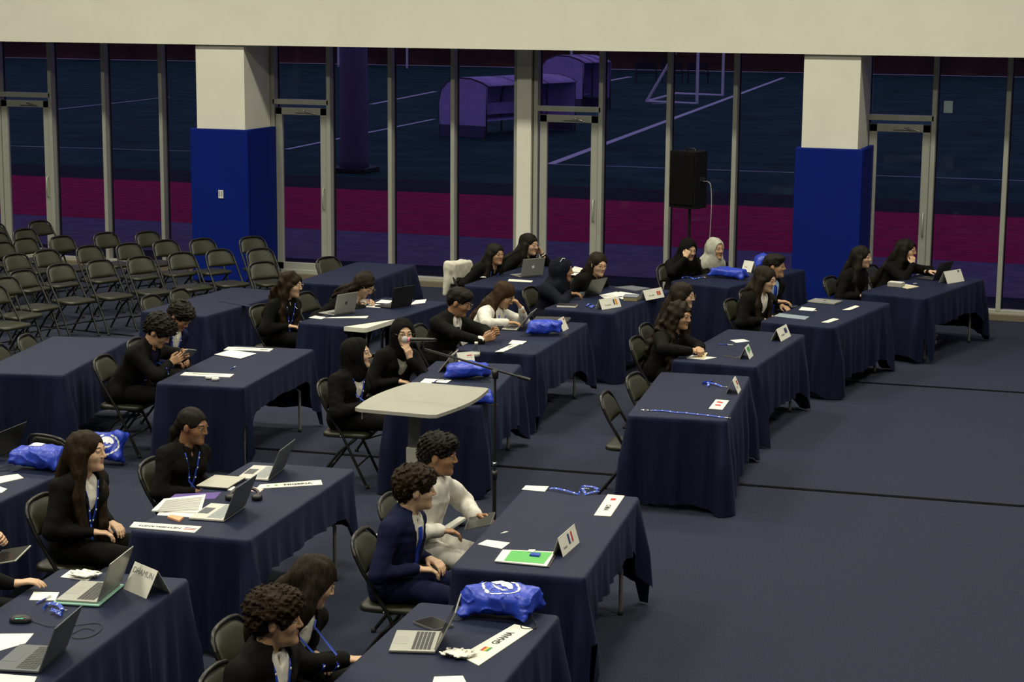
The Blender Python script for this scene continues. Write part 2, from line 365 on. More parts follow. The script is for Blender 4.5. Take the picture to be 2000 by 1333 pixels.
def person(px, py, z, yaw, label, s=1.0, fem=True, hy=0, hp=0, hr=0, skin='light', hair=('long', 'black'), top='blazer', col='black', shirt='white', legs='black',
           lany=False, tie=None, glasses=None, hands=(None, None), feet=(None, None), sy=0.0, ty=0.0, hq=1.0, shoe='black', cuff=None, skirt=False, badge=False, neck=None, pz=.555, reach=.10, name='person', extra=None):
    th = R(yaw); Rw = rz(th); H_w = np.array(at(px, py, z)); hy_ = R(hy)-th
    Rh = rz(hy_)@ry(R(hp))@rx(R(hr)); nv = rz(hy_*.4)@ry(R(hp)*.45)@A_(-.045, 0, -.158)*s
    Nz = z+nv[2]; L = .47*s; dz = Nz-pz; dx = math.sqrt(max(L*L-dz*dz, .0016)) if reach is None else reach
    P = A_(0, 0, pz); N = A_(dx, sy, Nz); H = N-nv; root = H_w-Rw@H; root[2] = 0
    loc = lambda q: Rw.T@(np.array(q, float)-root)
    sp = nrm(N-P); f = nrm(A_(1, 0, 0)-sp*sp[0]); a = R(ty); l0 = np.cross(sp, f); f, l = f*math.cos(a)+l0*math.sin(a), l0*math.cos(a)-f*math.sin(a)
    fr = np.array([f, l, sp]); frh = Rh.T; hf = lambda x, y, zz: H+Rh@A_(x, y, zz)*s*1.09
    shw = (.158 if fem else .176)*s; bw = (1.0 if fem else 1.08)*s
    mid = P+sp*(np.linalg.norm(N-P)*.42); C = P+sp*(np.linalg.norm(N-P)*.74)
    hip = [P+A_(.02, -.085*s, -.01), P+A_(.02, .085*s, -.01)]; sh = [N-sp*.065*s-l*shw-f*.01, N-sp*.065*s+l*shw-f*.01]
    # arms: index 0 right (-l), 1 left (+l)
    arms = []; HP = []
    for i in (0, 1):
        sg = -1 if i == 0 else 1; hd = hands[i]
        if hd is None: hc = P+A_(.25*s, sg*.085, .105); d = A_(.85, -sg*.45, -.15); n_ = A_(0, 0, -1); cu = .55; hint = A_(-.6, sg*.7, -.5)
        else:
            hc = hf(*hd['h']) if 'h' in hd else loc(at(hd['p'][0], hd['p'][1], hd['p'][2])); d = nrm(A_(*hd.get('d', (1, -sg*.3, 0)))); n_ = A_(*hd.get('n', (0, 0, -1))); cu = hd.get('c', .5); hint = A_(*hd.get('e', (-.35, sg*1.0, -.10)))
        W = hc-nrm(d)*.065*s; E, W = ik(sh[i], W, .27*s, .245*s, hint); arms.append((E, W, nrm(d)))
        HP.append(hand_prims(W, d, n_, i == 0, cu, s*(.93 if fem else 1), .01))
    # ---- body: head, neck, trunk, limbs, hands
    k = s*1.09
    head = [(Ell(hf(-.014, 0, .032), A_(.094, .075, .083)*k, frh), .01), (Ell(hf(.026, 0, -.03), A_(.064, .058, .082)*k, frh), .03), (Ell(hf(.045, 0, -.072), A_(.040, .040, .034)*k, frh), .02),
            (Ell(hf(.077, 0, -.088), A_(.019, .022, .018)*k, frh), .018), (Ell(hf(.074, 0, .030), A_(.016, .048, .012)*k, frh), .014)]
    for g in (-1, 1):
        head += [(Ell(hf(.054, g*.036, -.018), A_(.028, .020, .022)*k, frh), .025), (Ell(hf(-.004, g*.077, -.004), A_(.019, .008, .031)*k, frh), .006), (Ell(hf(.0, g*.083, -.0), A_(.012, .006, .026)*k, frh), .004)]
    head += [(Cone(hf(.086, 0, .022), hf(.106, 0, -.016), .0070*k, .0098*k), .010), (Ell(hf(.097, .0105, -.0205), A_(.010, .0070, .0068)*k, frh), .005), (Ell(hf(.097, -.0105, -.0205), A_(.010, .0070, .0068)*k, frh), .005),
             (Ell(hf(.0865, 0, -.0455), A_(.0090, .0175, .0050)*k, frh), .004), (Ell(hf(.0855, 0, -.0560), A_(.0090, .0150, .0058)*k, frh), .004),
             (Cone(hf(-.022, 0, -.045), N-f*.005, .050*k, .054*k), .02), (Ell(N-sp*.06*k, A_(.08, .12, .07)*k, fr), .03)]
    lo, hi = bounds([p for p, _ in head]); F = Field(lo, hi, .0050*hq)
    for p, kk in head: F.put(p, kk*k)
    for g in (-1, 1): F.put(Ell(hf(.0985, g*.031, .011), A_(.016, .018, .010)*k, frh), .012*k, 's')
    for g in (-1, 1): F.put(Ell(hf(.0815, g*.031, .0185), A_(.0100, .0165, .0072)*k, frh), .004*k)
    F.put(Ell(hf(.100, 0, -.051), A_(.006, .018, .0012)*k, frh), .002*k, 's')
    hv, hqd = F.nets(); cen = (hv[hqd].mean(1)-H)@frh.T/k
    ml = ((cen[:, 0]-.089)/.017)**2+(cen[:, 1]/.0200)**2+((cen[:, 2]+.051)/.0115)**2 < 1
    browm = np.zeros(len(cen), bool)
    for g in (-1, 1): browm |= (np.abs(cen[:, 2]-.034+((np.abs(cen[:, 1])-.032)**2)*6) < .0034) & (np.abs(cen[:, 1]*g-.033) < .019) & (cen[:, 0] > .06)
    mi = np.zeros(len(hqd), int); mi[ml] = 3; mi[browm] = 4
    parts = [(hv, hqd, mi)]
    for g in (-1, 1):
        c = hf(.0775, g*.031, .0105); v, q = ball(c, A_(.0105, .0125, .0098)*k, frh); parts.append((v, q, 1))
        v, q = ball(hf(.0845, g*.031, .0100), A_(.0042, .0058, .0062)*k, frh, 8, 4); parts.append((v, q, 2))
    core = [(Cone(P, mid, .11*bw, .10*bw, fr, .7), .03), (Cone(mid, C, .10*bw, .12*bw, fr, .7), .03), (Cone(C, N-sp*.08*s, .12*bw, .09*bw, fr, .6), .03), (Cone(sh[0], sh[1], .045*s, .045*s), .03)]
    ank = []; kne = []
    for i in (0, 1):
        sg = -1 if i == 0 else 1; ft = feet[i]
        aw = loc(at(*ft)) if ft is not None else A_(.40*s, sg*.10, .09)
        aw[2] = max(aw[2], .09)
        K, aw = ik(hip[i], aw, .46*s, .45*s, A_(.6, sg*.15, 1.0)); kne.append(K); ank.append(aw)
        core += [(Cone(hip[i], K, .06*s, .045*s), .02), (Cone(K, aw, .045*s, .032*s), .02), (Cone(sh[i], arms[i][0], .038*s, .033*s), .02), (Cone(arms[i][0], arms[i][1], .033*s, .023*s), .01)]
    v, q = sdf(core, .022); parts.append((v, q, 0))
    for hp_ in HP: v, q = sdf(hp_, .0045*hq); parts.append((v, q, 0))
    V, Q, MI = join(parts)
    hcol = hair[1] if hair[0] != 'hijab' else 'black'
    body = link(name, np_mesh(name, V, Q, [skin_mat(skin), EYE_W, EYE_D, lips_mat(skin), mat('eyebrow', (.02, .013, .009), .7)], MI))
    body.location = root; body.rotation_euler = (0, 0, th); tag(body, label, 'person', 'delegates seated at the tables')
    def part(nm, V, Q, m): return link(nm, np_mesh(nm, V, Q, [m]), body)
    # ---- clothes
    def trunk(o=0.0, bust=True):
        t = [(Cone(P+sp*.0, mid, (.163+o)*bw, (.145+o)*bw, fr, .72), .03), (Cone(mid, C, (.145+o)*bw, (.160+o)*bw, fr, .70), .04), (Cone(C, N-sp*.075*s, (.160+o)*bw, (.105+o)*bw, fr, .68), .04)]
        if fem and bust: t += [(Ell(C+f*.078*s+l*.062*s*g-sp*.015, A_(.052, .056, .06)*s, fr), .05) for g in (-1, 1)]
        return t
    jk = trunk(0.006)+[(Ell(P+A_(.02, 0, -.01), A_(.14, .185*bw/s, .105)*s), .05), (Cone(sh[0], sh[1], .056*s, .056*s), .05), (Cone(N-sp*.06*s-l*.05, N-sp*.06*s+l*.05, .07*s, .07*s), .05)]
    if top == 'robe': jk += [(Cone(N-sp*.03*s, N+sp*.012*s, .072*s, .066*s), .02)]
    else: jk += [(Cone(N-sp*.05*s-f*.02, N+sp*.022*s-f*.028, .075*s, .064*s), .02)]
    bulk = 1.2 if top == 'robe' else 1.08
    for i in (0, 1):
        E, W, d = arms[i]
        jk += [(Cone(sh[i], E, .060*s*bulk, .053*s*bulk), .035), (Cone(E, W-d*.012*s, .052*s*bulk, (.036 if top != 'robe' else .045)*s), .02)]
    lo, hi = bounds([p for p, _ in jk]); F = Field(lo, hi, .0110*hq)
    for p, kk in jk: F.put(p, kk)
    sd = int(abs(px*7+py))
    F.disp(wobble(38, .0035, sd), .03); F.disp(wobble(85, .0020, sd+1), .03); F.disp(wobble(16, .005, sd+2), .03)
    F.put(Cone(N-sp*.05*s+f*.0, N+sp*.12*s, .058*s, .064*s), .006, 's')
    if top == 'blazer':
        F.put(Cone(N+f*.085*s-sp*.0, C+f*.165*s-sp*.16*s, .072*s, .014*s), .006, 's')
    jv, jq = F.nets(); jo = part('blazer' if top == 'blazer' else ('robe' if top == 'robe' else 'top'), jv, jq, ccol(col))
    tris = [(list(map(tuple, jv)), jq.tolist())]
    if top in ('blazer',) or neck:
        sc_ = shirt or 'black'; t2 = trunk(-.012, False)+[(Cone(N-sp*.06*s-l*.05, N-sp*.06*s+l*.05, .058*s, .058*s), .04), (Cone(N-sp*.04*s, N+sp*.018*s, .066*s, .061*s), .015)]
        sv, sq = sdf(t2, .0125*hq, sub=[(Cone(N-sp*.06*s+f*.01, N+sp*.12*s, .054*s, .057*s), .004), (Cone(N+f*.09*s+sp*.04, N+f*.08*s-sp*.05*s, .028*s, .006*s), .006)])
        part('shirt', sv, sq, ccol(sc_)); tris.append((list(map(tuple, sv)), sq.tolist()))
    bv = []; bq = []
    for v_, q_ in tris: o = len(bv); bv += v_; bq += [[i+o for i in w_] for w_ in q_]
    bvh = BVHTree.FromPolygons(bv, bq)
    def on(u, dn, off=.004):
        p = N+l*u*s-sp*dn*s+f*.45; h_ = bvh.ray_cast(Vector(p), Vector(-f), 1.0)
        return (np.array(h_[0])+f*off) if h_[0] is not None else None
    def strip(nm, path, width, m, off=.004):
        pts = [on(u, d_, off) for u, d_ in path]; pts = [p for p in pts if p is not None]
        if len(pts) > 1: v_, q_ = ribbon(pts, width*s, l); return part(nm, v_, q_, m)
    if tie: strip('tie', [(0, .015+.03*i) for i in range(12)], .05, ccol(tie) if tie in CL else tie, .004)
    if lany:
        pr = None; end = .34 if lany is True else lany
        for g in (-1, 1):
            path = [(g*(.068-.062*(i/8)**.9), .015+.27*(i/8)) for i in range(9)]
            r_ = strip('lanyard', path, .017, LANY, .006); pr = pr or r_
            if r_:
                for j in range(1, 8, 2):
                    p0 = on(path[j][0], path[j][1], .0085); p1 = on(path[j][0]*.97, path[j][1]+.012, .0085)
                    if p0 is not None and p1 is not None: v_, q_ = ribbon([p0, p1], .010*s, l); link('printed_mark', np_mesh('printed_mark', v_, q_, [LANY_P]), r_)
        strip('lanyard', [(0, .28+.03*i) for i in range(max(int((end-.28)/.03)+1, 2))], .018, LANY, .006)
        if badge:
            p0 = on(.0, end, .012)
            if p0 is not None: v_, q_ = ribbon([p0, p0-sp*.11], .075, l, .003); b_ = part('name_badge', v_, q_, mat('badge_card', (.05, .012, .012), .4)); v_, q_ = ribbon([p0-sp*.02+f*.004, p0-sp*.05+f*.004], .05, l); link('badge_print', np_mesh('badge_print', v_, q_, [LANY_P]), b_)
    if neck == 'chain':
        for g in (-1, 1): strip('necklace', [(g*(.06-.055*(i/7)), .03+.15*i/7) for i in range(8)], .004, METAL, .003)
        strip('pendant', [(0, .18), (0, .2)], .012, METAL, .004)
    lg = [(Ell(P+A_(.02, 0, -.02), A_(.13, .17*bw/s, .095)*s), .05)]
    for i in (0, 1):
        lg += [(Cone(hip[i], kne[i], .082*s, .066*s), .05 if not skirt else .12), (Cone(kne[i], ank[i]+A_(0, 0, -.02), .064*s, .052*s), .03 if not skirt else .10)]
    if skirt: lg += [(Cone((hip[0]+hip[1])/2, (kne[0]+kne[1])/2, .10*s, .09*s), .1), (Cone((kne[0]+kne[1])/2, (ank[0]+ank[1])/2, .09*s, .10*s), .1)]
    v, q = sdf(lg, .0165*hq, disp=wobble(40, .004, sd+5)); part('skirt' if skirt else 'trousers', v, q, ccol(legs))
    um, sm_ = shoe_meshes(shoe)
    for i in (0, 1):
        o = link('shoe', um, body); dr = kne[i]-ank[i]; o.location = (ank[i][0]+.01, ank[i][1], max(ank[i][2]-.088, 0)); o.rotation_euler = (0, 0, (-.12, .12)[i]); o.scale = (s, s, s); link('sole', sm_, o)
    if cuff:
        for i in (0, 1):
            E, W, d = arms[i]; ax = nrm(W-E); v, q = sdf([(Cone(W-ax*.03, W+ax*.004, .036*s, .034*s), .002)], .005, sub=[(Cone(W-ax*.06, W+ax*.05, .027*s, .027*s), .001)]); part('shirt_cuff', v, q, ccol(cuff))
    # ---- hair or head scarf
    kind = hair[0]; hp2 = []; sub = []; dsp = []; opt = hair[2] if len(hair) > 2 else {}
    if kind == 'hijab':
        hp2 = [(Ell(hf(-.014, 0, .022), A_(.117, .094, .108)*k, frh), .02), (Cone(hf(-.025, 0, -.03), N+sp*.02-f*.01, .094*k, .088*k), .05), (Cone(hf(.02, 0, -.085), N+f*.03, .066*k, .082*k), .05)]
        if opt.get('drape', 1): hp2 += [(Cone(N-l*.09-sp*.03, N+l*.09-sp*.03, .085*s, .085*s), .06), (Cone(N+f*.05-sp*.02, N+f*.105*s-sp*.21*s, .115*s, .10*s, fr, .62), .05), (Cone(N-f*.05-sp*.02, N-f*.09*s-sp*.16*s, .11*s, .10*s, fr, .4), .05)]
        sub = [(Ell(hf(.092, 0, -.014), A_(.068, .060, .090)*k, frh), .008)]
        dsp = [wobble(60, .0040, sd+3, (1, 1, .45)), wobble(25, .004, sd+4), lambda P, f_=wobble(48, 1, sd+8, (1, 1, .5)): .006*(1-np.abs(f_(P)))**3]; hm = ccol(hair[1]); nm = 'head_scarf'
    else:
        hm = hair_mat(hair[1], HAIRS[hair[1]]); nm = 'hair'
        if kind == 'long':
            ln = opt.get('len', .36); tk = opt.get('thick', 1.0)
            hp2 = [(Ell(hf(-.016, 0, .034), A_(.106, .087, .092)*k, frh), .02)]
            for g in (-1, 1): hp2.append((Cone(hf(-.022, g*.066, .0), hf(-.028, g*.074, -.105), .036*k, .034*k), .03))
            b1 = N-f*.085*s+sp*.02; b2 = N-f*.125*s-sp*ln*.5*s; b3 = N-f*.125*s-sp*ln*s
            hp2 += [(Cone(hf(-.06, 0, -.01), b1, .082*k, .092*k*tk, fr, .62), .04), (Cone(b1, b2, .092*k*tk, .105*k*tk, fr, .45), .04), (Cone(b2, b3, .105*k*tk, .05*k*tk, fr, .38), .03)]
            for g in opt.get('front', (-1, 1)):
                p0 = hf(.012, g*.080, .0); p1 = hf(.0, g*.088, -.11); p2 = N+f*.085*s+l*g*.105*s-sp*.10*s; p3 = N+f*.150*s+l*g*.085*s-sp*(ln*.62)*s; p4 = N+f*.15*s+l*g*.075*s-sp*ln*.95*s
                hp2 += [(Cone(p0, p1, .024*k, .030*k), .03), (Cone(p1, p2, .030*k, .036*k), .03), (Cone(p2, p3, .036*k, .030*k, fr, .75), .03), (Cone(p3, p4, .030*k, .012*k, fr, .7), .02)]
            sub = [(Ell(hf(.092, 0, -.034), A_(.066, .060, .098)*k, frh), .006)]
            dsp = [wobble(150, .0035, sd+3, (1, 1, .12), 7), wobble(45, .006, sd+4, (1, 1, .5))]
            if opt.get('wavy'): dsp.append(wobble(75, .007, sd+9))
        elif kind == 'tied':
            hp2 = [(Ell(hf(-.016, 0, .034), A_(.102, .082, .089)*k, frh), .02), (Cone(hf(-.1, 0, -.02), hf(-.125, 0, -.07), .035*k, .03*k), .03), (Cone(hf(-.125, 0, -.07), N-f*.13-sp*.14, .034*k, .04*k), .03), (Cone(N-f*.13-sp*.14, N-f*.13-sp*.3, .04*k, .016*k), .03)]
            sub = [(Ell(hf(.104, 0, -.030), A_(.078, .078, .102)*k, frh), .01)] + [(Ell(hf(-.0, g*.088, -.02), A_(.030, .028, .045)*k, frh), .01) for g in (-1, 1)]
            dsp = [wobble(120, .002, sd+3, (.3, 1, 1), 6)]
        elif kind == 'curly':
            vol = opt.get('vol', 1.0)
            hp2 = [(Ell(hf(-.016, 0, .050), A_(.120, .102, .096)*k*vol, frh), .02), (Ell(hf(.045, 0, .085), A_(.065, .078, .045)*k*vol, frh), .03), (Ell(hf(-.07, 0, .0), A_(.055, .078, .075)*k, frh), .03)]
            sub = [(Ell(hf(.108, 0, -.046), A_(.075, .085, .094)*k, frh), .01)] + [(Ell(hf(.006, g*.098, -.030), A_(.048, .040, .052)*k, frh), .012) for g in (-1, 1)]
            dsp = [wobble(430, .0050, sd+3, n=9), wobble(240, .0075, sd+4, n=8), wobble(110, .005, sd+6, n=6)]
        else:  # short
            hp2 = [(Ell(hf(-.016, 0, .044), A_(.106, .087, .086)*k, frh), .02), (Ell(hf(.04, 0, .088), A_(.06, .068, .034)*k, frh), .03), (Ell(hf(-.065, 0, .0), A_(.045, .072, .06)*k, frh), .03)]
            sub = [(Ell(hf(.108, 0, -.044), A_(.078, .085, .094)*k, frh), .01)] + [(Ell(hf(.004, g*.094, -.030), A_(.046, .036, .050)*k, frh), .012) for g in (-1, 1)]
            dsp = [wobble(200, .003, sd+3, n=8), wobble(90, .004, sd+4)]
    hh = .0068 if kind != 'curly' else .0054
    v, q = sdf(hp2, hh*hq, sub=sub, disp=dsp, band=.035); part(nm, v, q, hm)
    if glasses:
        gm = FRAME_D if glasses == 'dark' else FRAME_G; mb = MB(); r_ = .0016*s
        for g in (-1, 1):
            c = [hf(.106, g*.033+.023*math.cos(t)*1.0, .008+.0195*math.sin(t)) for t in np.linspace(0, 2*PI, 15)[:-1]]
            mb.tube(c, r_, 5, closed=True); mb.tube([hf(.106, g*.056, .014), hf(.085, g*.074, .014), hf(.0, g*.082, .010)], r_, 5)
        mb.tube([hf(.107, -.010, .012), hf(.111, 0, .014), hf(.107, .010, .012)], r_, 5); go = mb.build('glasses', gm, body)
    return dict(obj=body, root=root, th=th, P=P, N=N, H=H, arms=arms, loc=loc, Rw=Rw)
# ------------------------------------------------------------------ the hall and the ground outside
YW, YB, ZB = 24.73, 23.83, 3.30
WHITE = mat('painted_plaster', (.78, .765, .66), .75, var=.03, scale=3)
PAD = mat('blue_wall_padding', (.003, .014, .17), .6, spec=.1, var=.06, scale=2, bump=.05, bscale=8)
ALU = mat('anodised_aluminium', (.44, .45, .39), .45, .3, var=.05, scale=6)
ALU_D = mat('window_gasket', (.012, .013, .012), .6)
CARPET = mat('blue_grey_carpet', (.0250, .0302, .0500), .95, var=.60, scale=150, bump=.35, bscale=420, spec=.1)
GLASS = glass_mat('tinted_glazing', (.80, .80, .80), 1.16)
def struct(o, label=None): return tag(o, kind='structure')
X0, X1, Y0 = -25.0, 9.0, -3.0
b = MB(); b.box(((X0+X1)/2, (Y0+YW)/2, -.05), (X1-X0, YW-Y0+.1, .1)); floor = struct(b.build('floor', CARPET))
SEAM = mat('carpet_seam_tape', (.003, .003, .004), .9, spec=.05)
for pa, pb in (((970, 911), (2000, 990)), ((1640, 745), (2000, 768)), ((380, 868), (965, 910)), ((0, 630), (260, 657))):
    A = at(*pa, z=.0); B = at(*pb, z=.0)
    if pb[0] == 2000: B = A+(B-A)*((X1-.1-A.x)/(B.x-A.x))
    if pa[0] == 0: A = B+(A-B)*3
    b = MB(); d = (B-A).normalized(); n_ = Vector((-d.y, d.x, 0))*.03
    b.prism([tuple((A-n_)[:2]), tuple((B-n_)[:2]), tuple((B+n_)[:2]), tuple((A+n_)[:2])], .0005, .004); b.build('seam_tape', SEAM, floor)
struct(MB().box(((X0+X1)/2, (Y0+YB)/2, CEIL+.55), (X1-X0, YB-Y0+1, .1)).build('ceiling', mat('dark_ceiling', (.05, .05, .05), .9)))
WALL_IN = mat('hall_wall_paint', (.12, .115, .10), .8)
struct(MB().box((X0-.1, (Y0+YW)/2, 4.25), (.2, YW-Y0+.4, 8.5)).build('wall_left', WALL_IN))
struct(MB().box((X1+.1, (Y0+YW)/2, 4.25), (.2, YW-Y0+.4, 8.5)).build('wall_right', WALL_IN))
struct(MB().box(((X0+X1)/2, Y0-.1, 4.25), (X1-X0+.4, .2, 8.5)).build('wall_front', WALL_IN))
# upper wall carried by pillars, in front of the glazing
struct(MB().box(((X0+X1)/2, (YB+YW+.1)/2, (ZB+8.5)/2), (X1-X0+.4, YW+.1-YB, 8.5-ZB)).build('wall_back', WHITE))
for i, (xa, xb, pa, pb) in enumerate(((-12.92, -12.18, -12.99, -12.10), (-4.46, -3.76, -4.52, -3.68), (-21.6, -20.9, -21.66, -20.84), (4.0, 4.7, 3.94, 4.76))):
    p = struct(MB().box(((xa+xb)/2, (YB+YW)/2+.02, ZB/2), (xb-xa, YW-YB-.06, ZB-.001)).build('pillar', WHITE))
    m = MB(); m.box(((pa+pb)/2, YB-.01, 1.085), (pb-pa, .06, 2.13), bev=.012); m.build('padding', PAD, p)
    for x in (pa+.03, pb-.03):
        m = MB(); m.box((x, (YB+YW)/2+.0, 1.085), (.06, YW-YB-.10, 2.13), bev=.012); m.build('padding', PAD, p)
    if i == 0:
        o = MB().box((-12.52, YB-.047, 1.25), (.075, .014, .115), bev=.004).build('power_outlet', mat('outlet_white', (.7, .7, .66), .4), p)
        for dx in (-.016, .016): MB().box((-12.52+dx, YB-.056, 1.26), (.014, .004, .07)).build('socket', mat('outlet_grey', (.30, .30, .30), .5), o)
# glazing: bays of doors, mullions and panes
struct(MB().box(((X0+X1)/2, YW-.02, .035), (X1-X0, .30, .07)).build('trim_1', mat('curb_stone', (.16, .13, .09), .8)))
def bay(n, x0, x1, doors, mulls, col=None):
    fr = struct(MB().box(((x0+x1)/2, YW, .09), (x1-x0, .14, .06), bev=.004).box(((x0+x1)/2, YW, ZB+.02), (x1-x0, .14, .06)).build('window_%d' % n, ALU))
    xs = sorted(set([x0]+mulls+[x1]))
    for x in mulls:
        MB().box((x, YW-.005, (ZB+.1)/2), (.058, .14, ZB-.1), bev=.004).build('mullion', ALU, fr)
        MB().box((x, YW+.07, (ZB+.1)/2), (.085, .02, ZB-.1)).build('gasket', ALU_D, fr)
    for xa, xb in zip(xs, xs[1:]):
        z0 = .12
        if any(abs(xa-d[0]) < .2 and abs(xb-d[1]) < .2 for d in doors): z0 = 2.52
        MB().box(((xa+xb)/2, YW+.03, (z0+ZB)/2), (xb-xa-.03, .012, ZB-z0)).build('pane', GLASS, fr)
    for j, (xa, xb) in enumerate(doors):
        MB().box(((xa+xb)/2, YW-.005, 2.50), (xb-xa, .14, .07), bev=.004).build('transom', ALU, fr)
        d = empty('door_%d' % (n*10+j), ((xa+xb)/2, YW-.02, 0)); d.name = 'door_%d' % (n if j == 0 else 20+n); tag(d, kind='structure'); w2 = (xb-xa)/2-.035
        for sx in (-1, 1): MB().box((sx*(w2-.05), 0, 1.24), (.10, .06, 2.36), bev=.005).build('stile', ALU, d)
        MB().box((0, 0, 2.37), (2*w2, .06, .10), bev=.005).build('top_rail', ALU, d); MB().box((0, 0, .14), (2*w2, .06, .16), bev=.005).build('bottom_rail', ALU, d)
        MB().box((0, .01, 1.27), (2*w2-.18, .012, 2.1)).build('pane', GLASS, d)
        MB().box((.02, -.045, 2.37), (.20, .03, .035), T=Matrix.Translation((0, 0, 0)) @ Matrix.Rotation(R(10), 4, 'Y') if False else None).build('door_closer', ALU, d)
        MB().tube([(.06, -.07, 2.385), (.26, -.10, 2.345)], .009, 6).build('closer_arm', METAL, d)
        MB().tube([(w2-.05, -.03, 1.0), (w2-.05, -.07, 1.02), (w2-.05, -.07, 1.28), (w2-.05, -.03, 1.30)], .011, 8).build('door_handle', ALU, d)
bay(1, -20.9, -12.95, [(-16.66, -15.77)], [-20.2, -19.4, -18.5, -17.6, -16.66, -15.77, -14.87, -13.93, -12.98])
bay(2, -12.16, -8.47, [(-12.14, -11.28)], [-12.14, -11.28, -10.35, -9.42, -8.50])
bay(3, -8.27, -4.48, [(-8.20, -7.31)], [-8.22, -7.31, -6.38, -5.49, -4.56])
bay(4, -3.74, 4.0, [(-3.78, -2.94)], [-3.79, -2.94, -2.04, -1.1, -.2, .7, 1.6, 2.5, 3.4])
struct(MB().box((-8.37, YW-.02, ZB/2+.05), (.20, .2, ZB-.1)).build('column', WHITE))
# notice taped on the glass
tag(MB().box((0, 0, 0), (.11, .002, .15)).build('notice_sheet', mat('pale_paper', (.45, .55, .60), .8)), 'pale paper notice taped to the glass beside the right-hand door', 'notice').location = at(1852, 209, y=YW+.02)

# outside ground
def ground(name, y0, y1, col, z, label, var=.2, sc=3):
    o = MB().box((-20, (y0+y1)/2, z-.05), (150, y1-y0, .1)).build(name, mat(name+'_mat', col, .9, var=var, scale=sc, bump=.2, bscale=120, spec=.1)); return struct(o)
ground('dark_ground_strip', 24.9, 26.6, (.015, .015, .03), 0.0, '')  # darker band of ground along the foot of the glazing
ground('pavement', 26.6, 30.2, (.17, .14, .25), 0, '')
track = ground('running_track', 30.2, 37.0, (.48, .018, .10), 0.001, '')
ground('gravel_strip', 37.0, 39.6, (.030, .034, .040), 0.0, '')
field = ground('sports_field', 39.6, 112, (.022, .080, .070), 0.0, '', .35, .6)
LINE = mat('line_paint', (.85, .88, .92), .8)
for y in (31.1, 32.1, 33.1, 34.1, 35.1):
    MB().box((-20, y, .004), (150, .035, .004)).build('lane_line', mat('lane_paint', (.42, .09, .15), .8), track)
def gline(pa, pb, wd=.12):
    A = at(*pa, z=0); B = at(*pb, z=0); d = (B-A).normalized(); n_ = Vector((-d.y, d.x, 0))*wd/2
    MB().prism([tuple((A-n_)[:2]), tuple((B-n_)[:2]), tuple((B+n_)[:2]), tuple((A+n_)[:2])], .003, .008).build('field_line', LINE, field)
gline((1075, 321), (1530, 152), .22); gline((1075, 321), (3200, 396), .07); gline((560, 292), (848, 233), .13); gline((725, 204), (850, 179), .2); gline((0, 285), (420, 297), .05)
gline((1080, 178), (1232, 150), .3); gline((100, 215), (330, 190), .1); gline((1275, 203), (1350, 200), .12)
struct(MB().box((-40, 113, 3.0), (190, 1.0, 6.0)).build('wall_5', mat('dark_hedge', (.065, .026, .016), .9, var=.5, scale=.6)))
# goal frames, dugouts, lamp column
GW = mat('goal_paint', (.95, .95, .97), .5)
def goal(name, pts, label, r=.07, net=None):
    o = empty(name, pts[0][0], 0, label, 'goal', 'white goals on the field')
    for q in pts:
        MB().tube([Vector(k)-Vector(pts[0][0]) for k in q], r, 8).build('goal_bar', GW, o)
    return o
A = at(1361, 203, z=0); B = at(1411, 187, z=0)
goal('football_goal', [[A, A+Vector((0, 0, 2.6))], [B, B+Vector((0, 0, 2.6))], [A+Vector((0, 0, 2.6)), B+Vector((0, 0, 2.6))], [A, A+Vector((-2.2, .5, .02))], [A+Vector((-2.2, .5, .02)), A+Vector((-.6, .1, 2.6))], [B, B+Vector((-2.2, .5, .02))], [A+Vector((-2.2, .5, .02)), B+Vector((-2.2, .5, .02))]], 'white goal frame on the field line seen beside the loudspeaker', .06)
A = at(1115, 178, z=0); goal('football_goal', [[A, A+Vector((0, 0, 3.2))], [A+Vector((0, 0, 3.2)), A+Vector((-2.0, 1.5, 3.2))]], 'single white post standing above the door with the dugout behind', .06)
for q, l in (((661, 131), 'far white post beside the dark lamp column'), ((795, 134), 'far white post left of the dugout shelter')):
    A = at(*q, z=0); goal('flag_pole', [[A, A+Vector((0, 0, 4.5))], [A, A+Vector((0, 0, .1))]], l, .07)
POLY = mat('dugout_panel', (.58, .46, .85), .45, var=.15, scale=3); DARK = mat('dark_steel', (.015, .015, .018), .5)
A = at(858, 266, z=0); B = at(962, 270, z=0); W_ = (B-A).length; ang = math.atan2((B-A).y, (B-A).x)-R(12)
